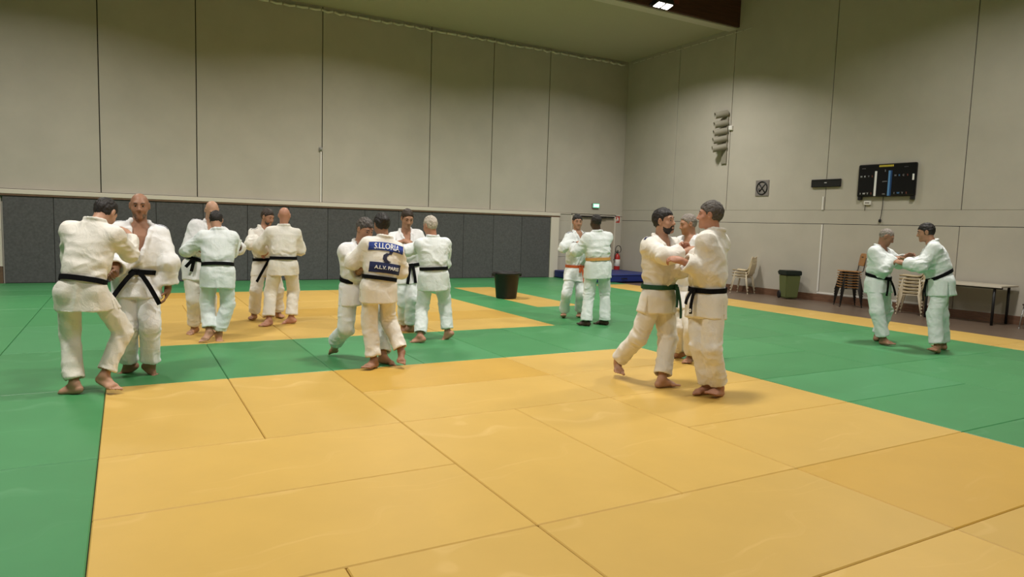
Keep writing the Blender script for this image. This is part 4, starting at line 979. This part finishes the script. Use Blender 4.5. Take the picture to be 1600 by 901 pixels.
POSE={
'A':{'k':0.994,'elL':[-0.236,0.075,1.109],'wrL':[-0.06,0.254,1.075],'knL':[-0.248,-0.013,0.472],'hipL':[-0.247,-0.175,0.868],'shL':[-0.221,-0.029,1.377],'hand_left':[0.765,0.609,-0.207],'elR':[0.203,0.071,1.18],'wrR':[0.198,0.265,1.342],'knR':[0.142,-0.087,0.514],'hipR':[-0.066,-0.205,0.868],'shR':[0.092,-0.14,1.342],'hand_right':[-0.493,0.641,0.588],'anL':[-0.225,-0.138,0.085],'anR':[-0.004,-0.199,0.15],'toL':[-0.322,-0.065,0.02],'toR':[0.108,-0.315,0.02],'pel':[-0.156,-0.19,0.868],'neck':[-0.05,-0.068,1.434],'head':[0.026,0.038,1.528],'hf':[0.166,0.986,0.0],'sf':[0.335,0.942,0.0],'G':[-0.114,-0.168,0.0],'hdf':[0.48,0.625,-0.616],'hdu':[0.375,0.488,0.788]},
'B':{'k':1.017,'elL':[0.536,0.413,1.081],'wrL':[0.523,0.464,0.827],'knL':[0.363,0.331,0.486],'hipL':[0.348,0.512,0.884],'shL':[0.461,0.531,1.341],'hand_left':[-0.183,-0.197,-0.963],'elR':[0.085,0.46,1.085],'wrR':[0.087,0.22,0.985],'knR':[0.172,0.409,0.46],'hipR':[0.161,0.515,0.884],'shR':[0.121,0.536,1.367],'hand_right':[-0.499,-0.864,0.071],'anL':[0.365,0.444,0.085],'anR':[0.177,0.591,0.085],'toL':[0.389,0.423,0.02],'toR':[0.139,0.605,0.02],'pel':[0.254,0.513,0.884],'neck':[0.297,0.537,1.433],'head':[0.296,0.517,1.6],'hf':[-0.013,-1.0,0.0],'sf':[-0.013,-1.0,0.0],'G':[0.271,0.518,0.0],'hdf':[-0.065,-0.995,-0.07],'hdu':[-0.005,-0.07,0.998]},
'C':{'k':1.006,'elL':[1.477,2.747,1.115],'wrL':[1.391,2.506,1.137],'knL':[1.101,2.682,0.467],'hipL':[1.085,2.851,0.864],'shL':[1.285,2.851,1.308],'hand_left':[0.134,-0.606,-0.784],'elR':[0.877,2.771,1.117],'wrR':[0.95,2.525,1.131],'knR':[0.919,2.678,0.462],'hipR':[0.9,2.835,0.864],'shR':[0.96,2.811,1.394],'hand_right':[0.377,-0.903,-0.205],'anL':[1.132,2.834,0.085],'anR':[0.94,2.844,0.085],'toL':[1.148,2.771,0.02],'toR':[0.875,2.748,0.02],'pel':[0.993,2.843,0.864],'neck':[1.143,2.829,1.427],'head':[1.153,2.768,1.599],'hf':[0.086,-0.996,0.0],'sf':[0.121,-0.993,0.0],'G':[1.036,2.839,0.0],'hdf':[0.141,-0.807,-0.574],'hdu':[0.099,-0.565,0.819]},
'D':{'k':0.926,'elL':[0.822,2.323,1.104],'wrL':[0.949,2.507,1.177],'knL':[1.038,2.279,0.477],'hipL':[1.063,2.145,0.851],'shL':[1.003,2.219,1.272],'hand_left':[0.513,0.788,0.341],'elR':[1.332,2.377,1.081],'wrR':[1.397,2.461,1.291],'knR':[1.261,2.153,0.453],'hipR':[1.23,2.113,0.851],'shR':[1.313,2.187,1.27],'hand_right':[-0.12,0.871,0.477],'anL':[1.043,2.127,0.13],'anR':[1.161,2.173,0.085],'toL':[0.961,2.046,0.02],'toR':[1.169,2.143,0.02],'pel':[1.147,2.129,0.851],'neck':[1.16,2.216,1.342],'head':[1.149,2.286,1.473],'hf':[0.189,0.982,0.0],'sf':[0.102,0.995,0.0],'G':[1.102,2.15,0.0],'hdf':[0.112,0.811,-0.574],'hdu':[0.079,0.568,0.819]},
'E':{'k':0.971,'elL':[2.211,3.819,1.132],'wrL':[2.186,3.617,1.274],'knL':[2.169,3.807,0.438],'hipL':[2.096,3.982,0.81],'shL':[2.139,4.025,1.309],'hand_left':[0.504,-0.559,0.659],'elR':[1.746,3.673,1.14],'wrR':[1.965,3.696,1.254],'knR':[1.842,3.739,0.444],'hipR':[1.929,3.92,0.81],'shR':[1.844,3.885,1.298],'hand_right':[0.711,-0.541,0.449],'anL':[2.203,3.988,0.085],'anR':[1.841,3.912,0.085],'toL':[2.258,3.815,0.02],'toR':[1.752,3.756,0.02],'pel':[2.012,3.951,0.81],'neck':[1.988,3.956,1.379],'head':[2.038,3.917,1.536],'hf':[0.347,-0.938,0.0],'sf':[0.428,-0.904,0.0],'G':[2.022,3.95,0.0],'hdf':[0.55,-0.776,-0.309],'hdu':[0.179,-0.252,0.951]},
'F':{'k':0.989,'elL':[1.826,3.429,1.126],'wrL':[1.963,3.608,1.014],'knL':[1.984,3.381,0.456],'hipL':[2.051,3.272,0.862],'shL':[1.983,3.299,1.327],'hand_left':[-0.445,0.859,-0.254],'elR':[2.41,3.395,1.077],'wrR':[2.355,3.534,1.28],'knR':[2.311,3.417,0.478],'hipR':[2.232,3.254,0.862],'shR':[2.314,3.283,1.323],'hand_right':[-0.276,0.957,0.089],'anL':[1.934,3.226,0.085],'anR':[2.262,3.329,0.085],'toL':[1.822,3.122,0.02],'toR':[2.168,3.354,0.02],'pel':[2.141,3.263,0.862],'neck':[2.15,3.295,1.402],'head':[2.16,3.296,1.565],'hf':[0.1,0.995,0.0],'sf':[0.048,0.999,0.0],'G':[2.098,3.278,0.0],'hdf':[0.351,0.926,-0.139],'hdu':[0.049,0.13,0.99]},
'G':{'k':0.994,'elL':[2.458,0.138,1.235],'wrL':[2.693,0.109,1.143],'knL':[2.635,0.308,0.448],'hipL':[2.442,0.468,0.794],'shL':[2.538,0.413,1.203],'hand_left':[0.51,-0.736,-0.444],'elR':[2.335,0.361,0.947],'wrR':[2.311,0.12,1.022],'knR':[2.226,0.343,0.373],'hipR':[2.273,0.396,0.794],'shR':[2.213,0.338,1.207],'hand_right':[0.491,-0.7,0.519],'anL':[2.575,0.132,0.085],'anR':[2.197,0.69,0.16],'toL':[2.657,0.053,0.02],'toR':[2.201,0.789,0.02],'pel':[2.357,0.432,0.794],'neck':[2.379,0.365,1.282],'head':[2.412,0.32,1.435],'hf':[0.393,-0.92,0.0],'sf':[0.227,-0.974,0.0],'G':[2.386,0.411,0.0],'hdf':[0.334,-0.865,-0.375],'hdu':[0.135,-0.349,0.927]},
'H':{'k':0.926,'elL':[2.227,0.126,1.092],'wrL':[2.283,0.35,1.139],'knL':[2.385,0.032,0.457],'hipL':[2.37,-0.023,0.853],'shL':[2.359,0.011,1.296],'hand_left':[0.41,0.677,0.611],'elR':[2.719,0.022,1.003],'wrR':[2.758,0.131,1.209],'knR':[2.61,0.088,0.487],'hipR':[2.538,-0.05,0.853],'shR':[2.663,-0.039,1.258],'hand_right':[-0.231,0.854,0.466],'anL':[2.414,-0.046,0.085],'anR':[2.703,-0.082,0.16],'toL':[2.264,-0.155,0.02],'toR':[2.644,-0.246,0.02],'pel':[2.454,-0.037,0.853],'neck':[2.521,-0.01,1.348],'head':[2.505,0.04,1.49],'hf':[0.161,0.987,0.0],'sf':[0.161,0.987,0.0],'G':[2.558,-0.064,0.0],'hdf':[-0.096,0.961,-0.259],'hdu':[-0.026,0.258,0.966]},
'I':{'k':1.006,'elL':[3.841,2.041,1.096],'wrL':[3.779,1.823,1.217],'knL':[3.587,1.931,0.479],'hipL':[3.73,2.126,0.837],'shL':[3.741,2.142,1.351],'hand_left':[0.601,-0.778,0.184],'elR':[3.233,1.998,1.18],'wrR':[3.456,1.914,1.273],'knR':[3.508,2.042,0.423],'hipR':[3.548,2.161,0.837],'shR':[3.41,2.194,1.305],'hand_right':[0.764,-0.629,-0.141],'anL':[3.62,2.05,0.085],'anR':[3.601,2.26,0.085],'toL':[3.704,2.068,0.02],'toR':[3.587,2.204,0.02],'pel':[3.639,2.144,0.837],'neck':[3.565,2.172,1.406],'head':[3.568,2.107,1.577],'hf':[-0.188,-0.982,0.0],'sf':[-0.153,-0.988,0.0],'G':[3.61,2.155,0.0],'hdf':[-0.046,-0.926,-0.375],'hdu':[-0.018,-0.374,0.927]},
'J':{'k':0.971,'elL':[3.547,1.597,1.206],'wrL':[3.315,1.643,1.133],'knL':[3.52,1.386,0.44],'hipL':[3.549,1.304,0.849],'shL':[3.461,1.333,1.254],'hand_left':[-0.222,0.97,0.103],'elR':[3.829,1.381,1.006],'wrR':[3.802,1.588,1.139],'knR':[3.855,1.427,0.488],'hipR':[3.723,1.263,0.849],'shR':[3.783,1.288,1.268],'hand_right':[-0.032,0.682,0.731],'anL':[3.436,1.227,0.085],'anR':[3.867,1.338,0.1],'toL':[3.363,1.29,0.02],'toR':[3.834,1.366,0.02],'pel':[3.636,1.284,0.849],'neck':[3.619,1.315,1.336],'head':[3.587,1.331,1.492],'hf':[0.226,0.974,0.0],'sf':[0.141,0.99,0.0],'G':[3.651,1.282,0.0],'hdf':[-0.317,0.925,-0.208],'hdu':[-0.067,0.197,0.978]},
'K':{'k':1.006,'elL':[7.093,2.595,1.114],'wrL':[6.962,2.38,1.164],'knL':[6.814,2.514,0.41],'hipL':[6.932,2.713,0.775],'shL':[7.011,2.722,1.364],'hand_left':[0.615,-0.787,0.043],'elR':[6.474,2.58,1.185],'wrR':[6.689,2.472,1.273],'knR':[6.555,2.533,0.427],'hipR':[6.747,2.702,0.775],'shR':[6.675,2.69,1.366],'hand_right':[0.404,-0.88,0.251],'anL':[6.962,2.72,0.085],'anR':[6.651,2.742,0.085],'toL':[6.842,2.57,0.02],'toR':[6.423,2.418,0.02],'pel':[6.84,2.708,0.775],'neck':[6.843,2.705,1.443],'head':[6.833,2.712,1.622],'hf':[0.059,-0.998,0.0],'sf':[0.094,-0.996,0.0],'G':[6.807,2.731,0.0],'hdf':[-0.334,-0.938,-0.087],'hdu':[-0.029,-0.082,0.996]},
'L':{'k':0.994,'elL':[6.32,1.979,1.143],'wrL':[6.432,2.194,1.217],'knL':[6.523,1.865,0.503],'hipL':[6.528,1.809,0.952],'shL':[6.43,1.84,1.371],'hand_left':[0.024,0.814,0.58],'elR':[6.879,2.0,1.289],'wrR':[6.745,2.185,1.399],'knR':[6.802,1.819,0.515],'hipR':[6.703,1.757,0.952],'shR':[6.754,1.762,1.392],'hand_right':[-0.451,0.772,0.449],'anL':[6.443,1.79,0.085],'anR':[6.787,1.778,0.085],'toL':[6.361,1.924,0.02],'toR':[6.713,1.906,0.02],'pel':[6.616,1.783,0.952],'neck':[6.588,1.804,1.459],'head':[6.565,1.821,1.62],'hf':[0.286,0.958,0.0],'sf':[0.236,0.972,0.0],'G':[6.615,1.784,0.0],'hdf':[0.149,0.985,-0.087],'hdu':[0.013,0.086,0.996]},
'M':{'k':1.017,'elL':[4.908,-1.888,1.165],'wrL':[5.122,-1.741,1.174],'knL':[4.873,-1.772,0.453],'hipL':[4.858,-1.668,0.878],'shL':[4.941,-1.683,1.375],'hand_left':[0.69,-0.588,0.422],'elR':[4.571,-2.01,1.292],'wrR':[4.826,-1.988,1.329],'knR':[4.613,-1.632,0.462],'hipR':[4.688,-1.746,0.878],'shR':[4.603,-1.728,1.374],'hand_right':[0.763,-0.49,0.421],'anL':[4.715,-1.887,0.085],'anR':[4.606,-1.334,0.17],'toL':[4.886,-1.93,0.02],'toR':[4.516,-1.505,0.02],'pel':[4.773,-1.707,0.878],'neck':[4.772,-1.706,1.454],'head':[4.775,-1.735,1.618],'hf':[0.416,-0.909,0.0],'sf':[0.132,-0.991,0.0],'G':[4.661,-1.611,0.0],'hdf':[0.367,-0.928,0.07],'hdu':[-0.09,0.039,0.995]},
'N':{'k':1.029,'elL':[4.792,-2.31,1.157],'wrL':[4.572,-2.213,1.264],'knL':[4.822,-2.406,0.466],'hipL':[4.888,-2.331,0.896],'shL':[4.769,-2.31,1.454],'hand_left':[-0.568,0.806,0.163],'elR':[4.883,-2.172,1.221],'wrR':[4.924,-1.945,1.345],'knR':[4.808,-2.269,0.482],'hipR':[4.897,-2.142,0.896],'shR':[5.09,-2.184,1.435],'hand_right':[-0.767,0.358,0.532],'anL':[4.998,-2.364,0.085],'anR':[4.95,-2.27,0.085],'toL':[4.641,-2.468,0.02],'toR':[4.79,-2.234,0.02],'pel':[4.892,-2.236,0.896],'neck':[4.935,-2.249,1.525],'head':[4.888,-2.227,1.682],'hf':[-0.999,0.043,-0.0],'sf':[-0.367,0.93,0.0],'G':[4.974,-2.317,0.0],'hdf':[-0.663,0.748,0.0],'hdu':[0.0,0.0,1.0]},
'O':{'k':0.96,'elL':[6.058,-0.921,1.161],'wrL':[5.826,-0.99,1.121],'knL':[5.779,-1.155,0.424],'hipL':[5.904,-0.964,0.767],'shL':[5.953,-1.062,1.377],'hand_left':[-0.965,0.226,0.132],'elR':[5.906,-0.74,1.114],'wrR':[5.694,-0.793,1.224],'knR':[5.81,-0.94,0.407],'hipR':[5.947,-0.792,0.767],'shR':[5.947,-0.74,1.389],'hand_right':[-0.685,0.662,0.303],'anL':[5.927,-1.019,0.085],'anR':[5.977,-0.787,0.085],'toL':[5.802,-1.081,0.02],'toR':[5.93,-0.747,0.02],'pel':[5.926,-0.878,0.767],'neck':[5.953,-0.904,1.458],'head':[5.919,-0.871,1.608],'hf':[-0.97,0.242,-0.0],'sf':[-1.0,-0.017,-0.0],'G':[5.952,-0.903,0.0],'hdf':[-0.907,0.367,-0.208],'hdu':[-0.193,0.078,0.978]},
'P':{'k':0.971,'elL':[10.062,-0.935,1.152],'wrL':[9.914,-1.099,1.266],'knL':[9.824,-0.935,0.47],'hipL':[9.743,-0.884,0.876],'shL':[9.836,-0.859,1.302],'hand_left':[0.499,-0.803,0.326],'elR':[9.544,-0.998,1.063],'wrR':[9.714,-1.061,1.231],'knR':[9.51,-0.993,0.473],'hipR':[9.565,-0.874,0.876],'shR':[9.51,-0.881,1.317],'hand_right':[0.523,-0.841,0.137],'anL':[9.818,-0.832,0.085],'anR':[9.592,-1.071,0.085],'toL':[9.954,-0.822,0.02],'toR':[9.549,-1.283,0.02],'pel':[9.654,-0.879,0.876],'neck':[9.676,-0.868,1.385],'head':[9.691,-0.929,1.532],'hf':[-0.054,-0.999,0.0],'sf':[0.068,-0.998,0.0],'G':[9.705,-0.952,0.0],'hdf':[0.392,-0.809,-0.438],'hdu':[0.191,-0.394,0.899]},
'Q':{'k':0.994,'elL':[9.505,-1.557,1.161],'wrL':[9.52,-1.305,1.181],'knL':[9.7,-1.682,0.508],'hipL':[9.789,-1.729,0.951],'shL':[9.645,-1.636,1.4],'hand_left':[-0.26,0.917,0.302],'elR':[10.009,-1.269,1.187],'wrR':[9.767,-1.193,1.186],'knR':[9.921,-1.651,0.497],'hipR':[9.899,-1.583,0.951],'shR':[9.924,-1.454,1.392],'hand_right':[-0.533,0.67,0.517],'anL':[9.672,-1.774,0.085],'anR':[10.066,-1.633,0.085],'toL':[9.24,-1.811,0.02],'toR':[10.137,-1.488,0.02],'pel':[9.844,-1.656,0.951],'neck':[9.775,-1.526,1.471],'head':[9.736,-1.454,1.612],'hf':[-0.8,0.6,-0.0],'sf':[-0.546,0.838,-0.0],'G':[9.869,-1.703,0.0],'hdf':[-0.576,0.79,-0.208],'hdu':[-0.123,0.168,0.978]}}
WHO = 'ABCDEFGHIJKLMNOPQ'
# ------------------------------------------------------------------ the people
def skinmat(n, col): return mat(n, col, .5, noise=(9, .10), spec=.35)
SK = dict(fair=skinmat('skin_fair', (.52, .30, .20)), tan=skinmat('skin_tan', (.40, .21, .13)), ruddy=skinmat('skin_ruddy', (.46, .23, .155)), brown=skinmat('skin_brown', (.30, .155, .095)), dark=skinmat('skin_dark', (.055, .03, .02)), olive=skinmat('skin_olive', (.44, .245, .16)))
def cloth(n, col):
    m = mat(n, col, .9, noise=(5, .03), bump=(230, .22, 'weave'), spec=.12); N, L = nodes(m); b = N['Principled BSDF']
    bp0 = b.inputs['Normal'].links[0].from_node; tc = N.new('ShaderNodeTexCoord')
    t = N.new('ShaderNodeTexNoise'); t.inputs['Scale'].default_value = 9; t.inputs['Detail'].default_value = 3; t.inputs['Distortion'].default_value = .9; L.new(tc.outputs['Object'], t.inputs['Vector'])
    a = N.new('ShaderNodeMath'); a.operation = 'SUBTRACT'; a.inputs[1].default_value = .5; L.new(t.outputs['Fac'], a.inputs[0])
    c = N.new('ShaderNodeMath'); c.operation = 'ABSOLUTE'; L.new(a.outputs[0], c.inputs[0])
    bp = N.new('ShaderNodeBump'); bp.invert = True; bp.inputs['Strength'].default_value = .22; bp.inputs['Distance'].default_value = .05; L.new(c.outputs[0], bp.inputs['Height'])
    L.new(bp.outputs[0], bp0.inputs['Normal']); return m
GI = dict(white=cloth('gi_white', (.79, .79, .795)), warm=cloth('gi_cream', (.77, .74, .68)), cool=cloth('gi_cool', (.75, .795, .80)))
BL = dict(black=mat('belt_black', (.005, .005, .006), .9, spec=.12, bump=(300, .2, 'noise')), green=mat('belt_green', (.012, .07, .035), .8), orange=mat('belt_orange', (.52, .10, .025), .8), white=mat('belt_white', (.7, .68, .64), .8), yellow=mat('belt_yellow', (.60, .30, .08), .8))
HC = dict(dark=MAT['hair_dark'], brown=mat('hair_brown', (.035, .022, .015), .6, noise=(60, .3)), grey=mat('hair_grey', (.23, .20, .175), .65, noise=(70, .5)), pepper=mat('hair_pepper', (.075, .065, .058), .65, noise=(80, .6)), white=mat('hair_white', (.45, .40, .34), .65, noise=(70, .3)))
NAVY = mat('stripe_navy', (.018, .022, .07), .8); PATCH = mat('patch_blue', (.022, .05, .26), .8); PATCH2 = mat('patch_navy', (.014, .022, .09), .8); INK = mat('badge_ink', (.02, .02, .05), .8); WHT = mat('patch_white', (.75, .75, .75), .8)
def look(skin, gi, belt, label, seed, hair=None, hc='dark', **kw):
    d = dict(skin=SK[skin], gi=GI[gi], pants=GI[kw.pop('pants', gi)], belt=BL[belt], label=label, seed=seed, hair=hair, haircol=HC[hc]); d.update(kw); return d
ST = (-.32, 0.0, .32)
LOOK = dict(
 A=look('olive', 'warm', 'black', 'dark-haired man seen from behind, leaning into the tall bald man on the left', 1, 'short', 'dark', face=False, cuffR=.72, skirt=.25, vneck=.7, girth=.93, flare=1.04, tails=((1, .2, .1), (-1, .2, .06)), curlR=.9),
 B=look('brown', 'white', 'black', 'tall bald man in white judo suit with open chest facing the viewer, arm hanging down', 2, None, 'grey', stripes=ST, beard=.0008, beardcol=mat('stubble_grey', (.17, .115, .085), .7, noise=(90, .3)), vneck=.36, wn=.088, vx=-.01, cuffL=.8, curlL=.4, tails=((1, .34, .22), (-1, .30, .17)), girth=1.02, palmL=(-.8, 0, .0), brow=HC['pepper'], skirt=.25),
 C=look('fair', 'white', 'black', 'bald man with lowered head standing behind his dark-haired partner on the far yellow mats', 3, None, 'brown', stripes=(.3,), vneck=.6, pants='warm', kx=.09, tails=((1, .13, .10), (1, .17, .03))),
 D=look('olive', 'cool', 'black', 'short dark-haired man seen from behind, heel raised, on the far yellow mats', 4, 'short', 'dark', face=False, girth=1.06, vneck=.7, skirt=.30, cuffR=.8),
 E=look('tan', 'warm', 'black', 'brown-haired man in profile gripping the bald man whose back is turned, far mats', 5, 'short', 'brown', beard=.002, beardcol=HC['pepper'], stripes=(.2,), tails=((-1, .12, .02), (1, .34, .26)), vneck=.6),
 F=look('ruddy', 'warm', 'black', 'bald man seen from behind with feet apart on the far yellow mats', 6, None, 'brown', face=False, vneck=.7, girth=1.0, skirt=.24, cuffR=.7),
 G=look('tan', 'white', 'black', 'grey-haired man stepping back on his toes, facing the woman with lettering on her back', 7, 'short', 'pepper', pants='cool', vneck=.55, tails=((1, .34, .08), (-1, .34, .02))),
 H=look('brown', 'warm', 'black', 'woman with dark pinned hair seen from behind, blue lettered patches on her white jacket', 8, 'bun', 'dark', face=False, girth=1.02, hgrow=.006, folds=.55, vneck=.75, skirt=.27, cuffL=.7, cuffR=.45),
 I=look('tan', 'white', 'black', 'dark-haired man looking down, facing the white-haired man, behind the woman', 9, 'receding', 'brown', pants='cool', vneck=.5, tails=((1, .26, .05), (-1, .26, .03)), hgrow=.004),
 J=look('ruddy', 'cool', 'black', 'white-haired man seen from behind reaching left to the dark-haired man', 10, 'short', 'white', face=False, vneck=.75, skirt=.28, cuffL=.85),
 K=look('tan', 'cool', 'orange', 'dark-haired smiling man with an orange belt near the black tub', 11, 'short', 'dark', stripes=(-.05, .3), vneck=.58, tails=((-1, .28, .05), (1, .1, .03)), kx=.03, cuffR=.85),
 L=look('dark', 'cool', 'yellow', 'dark-skinned man seen from behind with a yellow-orange belt, partner of the orange belt', 12, 'stubble', 'dark', face=False, girth=1.05, vneck=.75, skirt=.30, hemup=-.01, cuffL=.85),
 M=look('olive', 'warm', 'green', 'bearded man with a green belt stepping right, gripping the taller grey-haired man', 13, 'short', 'dark', beard=.0035, beardcol=HC['dark'], vneck=.38, cuffR=.68, curlR=.75, stripes=(-.1, .12), tails=((-1, .32, .05), (1, .2, .03)), kx=-.05, skirt=.25, girth=1.03),
 N=look('ruddy', 'warm', 'black', 'tall grey-haired man in profile facing left, black belt with a round white badge', 14, 'short', 'pepper', bpitch=-.12, cuffL=.84, curlL=.8, vneck=.55, tails=((1, .14, .04), (-1, .22, .02)), skirt=.26, kx=-.03, girth=1.0),
 O=look('tan', 'white', 'white', 'grey-haired man in bright white jacket looking left, standing behind the green-belted man', 15, 'receding', 'grey', pants='warm', vneck=.5),
 P=look('brown', 'cool', 'black', 'balding man with short grey hair looking down, left of the pair by the stacked chairs', 16, 'stubble', 'grey', vneck=.55, cuffR=.95, girth=1.04, bpitch=-.22, skirt=.25),
 Q=look('tan', 'cool', 'black', 'dark-haired stocky man leaning forward to the left, right of the pair by the table', 17, 'short', 'dark', vneck=.6, cuffL=.8, girth=1.08, bpitch=-.28, skirt=.28, flare=1.05, tails=((1, .28, .02), (-1, .22, .04))),
)
FIG = {}
for n_ in WHO: FIG[n_] = person(n_, POSE[n_], LOOK[n_])
# ---- sewn marks on the jackets: laid on the cloth by dropping them along the body's depth axis
def on_cloth(name, fig, shape, m, y_side, t, x, w, h, off=.004, parent=None, rot=0.0, body=None):
    """flat outlines (list of polygons in metres) sewn on the jacket: front (y_side=1) or back (-1); t = height along the torso"""
    jl = fig['loft']; me = fig['jacket' if body is None else body].data; org = Vector(fig['org'])
    bv = BVHTree.FromPolygons([v.co for v in me.vertices], [p.vertices for p in me.polygons])
    X, Y = jl.frame(t); c = jl.p0+jl.ax*t; d = Vector(Y*y_side); R_ = Vector(X)*(1 if y_side > 0 else 1)
    rx = Vector(X)*(-1 if y_side > 0 else 1); u = Vector(jl.u)
    ca, sa = math.cos(rot), math.sin(rot); bm = bmesh.new()
    V, Fc = shape; vs = []
    for (a, b) in V:
        a, b = a*ca-b*sa, a*sa+b*ca
        p = Vector(c)+rx*(a+x)+u*b; o = p+d*.6-org
        hit = bv.ray_cast(o, -d, 1.0); q = hit[0] if hit[0] else (p-org+d*.12)
        vs.append(bm.verts.new(q+d*off))
    fs = []
    for f in Fc:
        try: fs.append(bm.faces.new([vs[i] for i in f]))
        except ValueError: pass
    r = bmesh.ops.extrude_face_region(bm, geom=bm.faces[:]); bmesh.ops.translate(bm, verts=[v for v in r['geom'] if isinstance(v, bmesh.types.BMVert)], vec=-d*(off+.004))
    bmesh.ops.recalc_face_normals(bm, faces=bm.faces)
    me2 = bpy.data.meshes.new(name); bm.to_mesh(me2); bm.free()
    return link_mesh(name, me2, m, parent or fig['jacket'])
def grid(w, h, nx=14, ny=5, arc=0.0):
    V = [(w*(i/nx-.5), h*(j/ny-.5)-arc*(2*i/nx-1)**2) for j in range(ny+1) for i in range(nx+1)]
    return V, [(j*(nx+1)+i, j*(nx+1)+i+1, (j+1)*(nx+1)+i+1, (j+1)*(nx+1)+i) for j in range(ny) for i in range(nx)]
def letters(s, size, sx=1.0, arc=0.0, bold=.0):
    cu = bpy.data.curves.new('t', 'FONT'); cu.body = s; cu.size = size; cu.align_x = 'CENTER'; cu.align_y = 'CENTER'; cu.resolution_u = 2; cu.offset = bold
    t = bpy.data.objects.new('t', cu); COL.objects.link(t); dg = bpy.context.evaluated_depsgraph_get(); dg.update()
    me = bpy.data.meshes.new_from_object(t.evaluated_get(dg)); bpy.data.objects.remove(t)
    V = [(v.co.x*sx, v.co.y) for v in me.vertices]; Fc = [tuple(p.vertices) for p in me.polygons]
    mw = max(abs(a) for a, b in V); V = [(a, b-arc*(a/mw)**2) for a, b in V]
    return V, Fc
def swoosh():
    """two hooked brush strokes, one over the other"""
    V, Fc = [], []
    for pl, wd in (([(-.030, .066), (-.008, .078), (.018, .072), (.034, .050), (.028, .026), (.004, .014)], (.014, .036, .044, .042, .03, .008)),
                   ([(.022, .020), (-.006, .014), (-.026, -.006), (-.028, -.034), (-.010, -.058), (.020, -.062)], (.008, .03, .042, .044, .036, .012))):
        b = len(V)
        for i, (x, y) in enumerate(pl):
            a = pl[max(i-1, 0)]; c = pl[min(i+1, len(pl)-1)]; dx, dy = c[0]-a[0], c[1]-a[1]; l = math.hypot(dx, dy); nx, ny = -dy/l, dx/l
            V += [(x+nx*wd[i]/2, y+ny*wd[i]/2), (x-nx*wd[i]/2, y-ny*wd[i]/2)]
        Fc += [(b+2*i, b+2*i+1, b+2*i+3, b+2*i+2) for i in range(len(pl)-1)]
    return V, Fc
if 'H' in FIG:
    h = FIG['H']; k = h['k']
    p = on_cloth('name_patch', h, grid(.36, .085, 16, 4, .018), PATCH, -1, .84, .015, 0, 0, .007); on_cloth('name_lettering', h, letters('S.LLORIA', .085, .78, .012, .001), WHT, -1, .84, .02, 0, 0, .013, parent=p)
    on_cloth('club_emblem', h, swoosh(), INK, -1, .655, .035, 0, 0, .005)
    on_cloth('emblem_caption', h, grid(.075, .008, 6, 1), INK, -1, .535, .035, 0, 0, .004); on_cloth('emblem_caption', h, grid(.05, .007, 6, 1), INK, -1, .515, .035, 0, 0, .004)
    p = on_cloth('club_patch', h, grid(.33, .105, 16, 4, .004), PATCH2, -1, .40, .03, 0, 0, .007); on_cloth('club_lettering', h, letters('A.L.V. PARIS', .05, 1.0, .002, .001), WHT, -1, .40, .045, 0, 0, .013, parent=p)
if 'N' in FIG:
    n = FIG['N']; c = n['tail_end']-n['org']; m = MB(); m.tube([c-n['Y']*.006, c+n['Y']*.0065], .017, 16); b = m.build('badge', WHT, n['sash'])
    m = MB(); m.tube([c+n['Y']*.0065, c+n['Y']*.0075], .006, 10); m.build('badge_centre', INK, n['sash'])
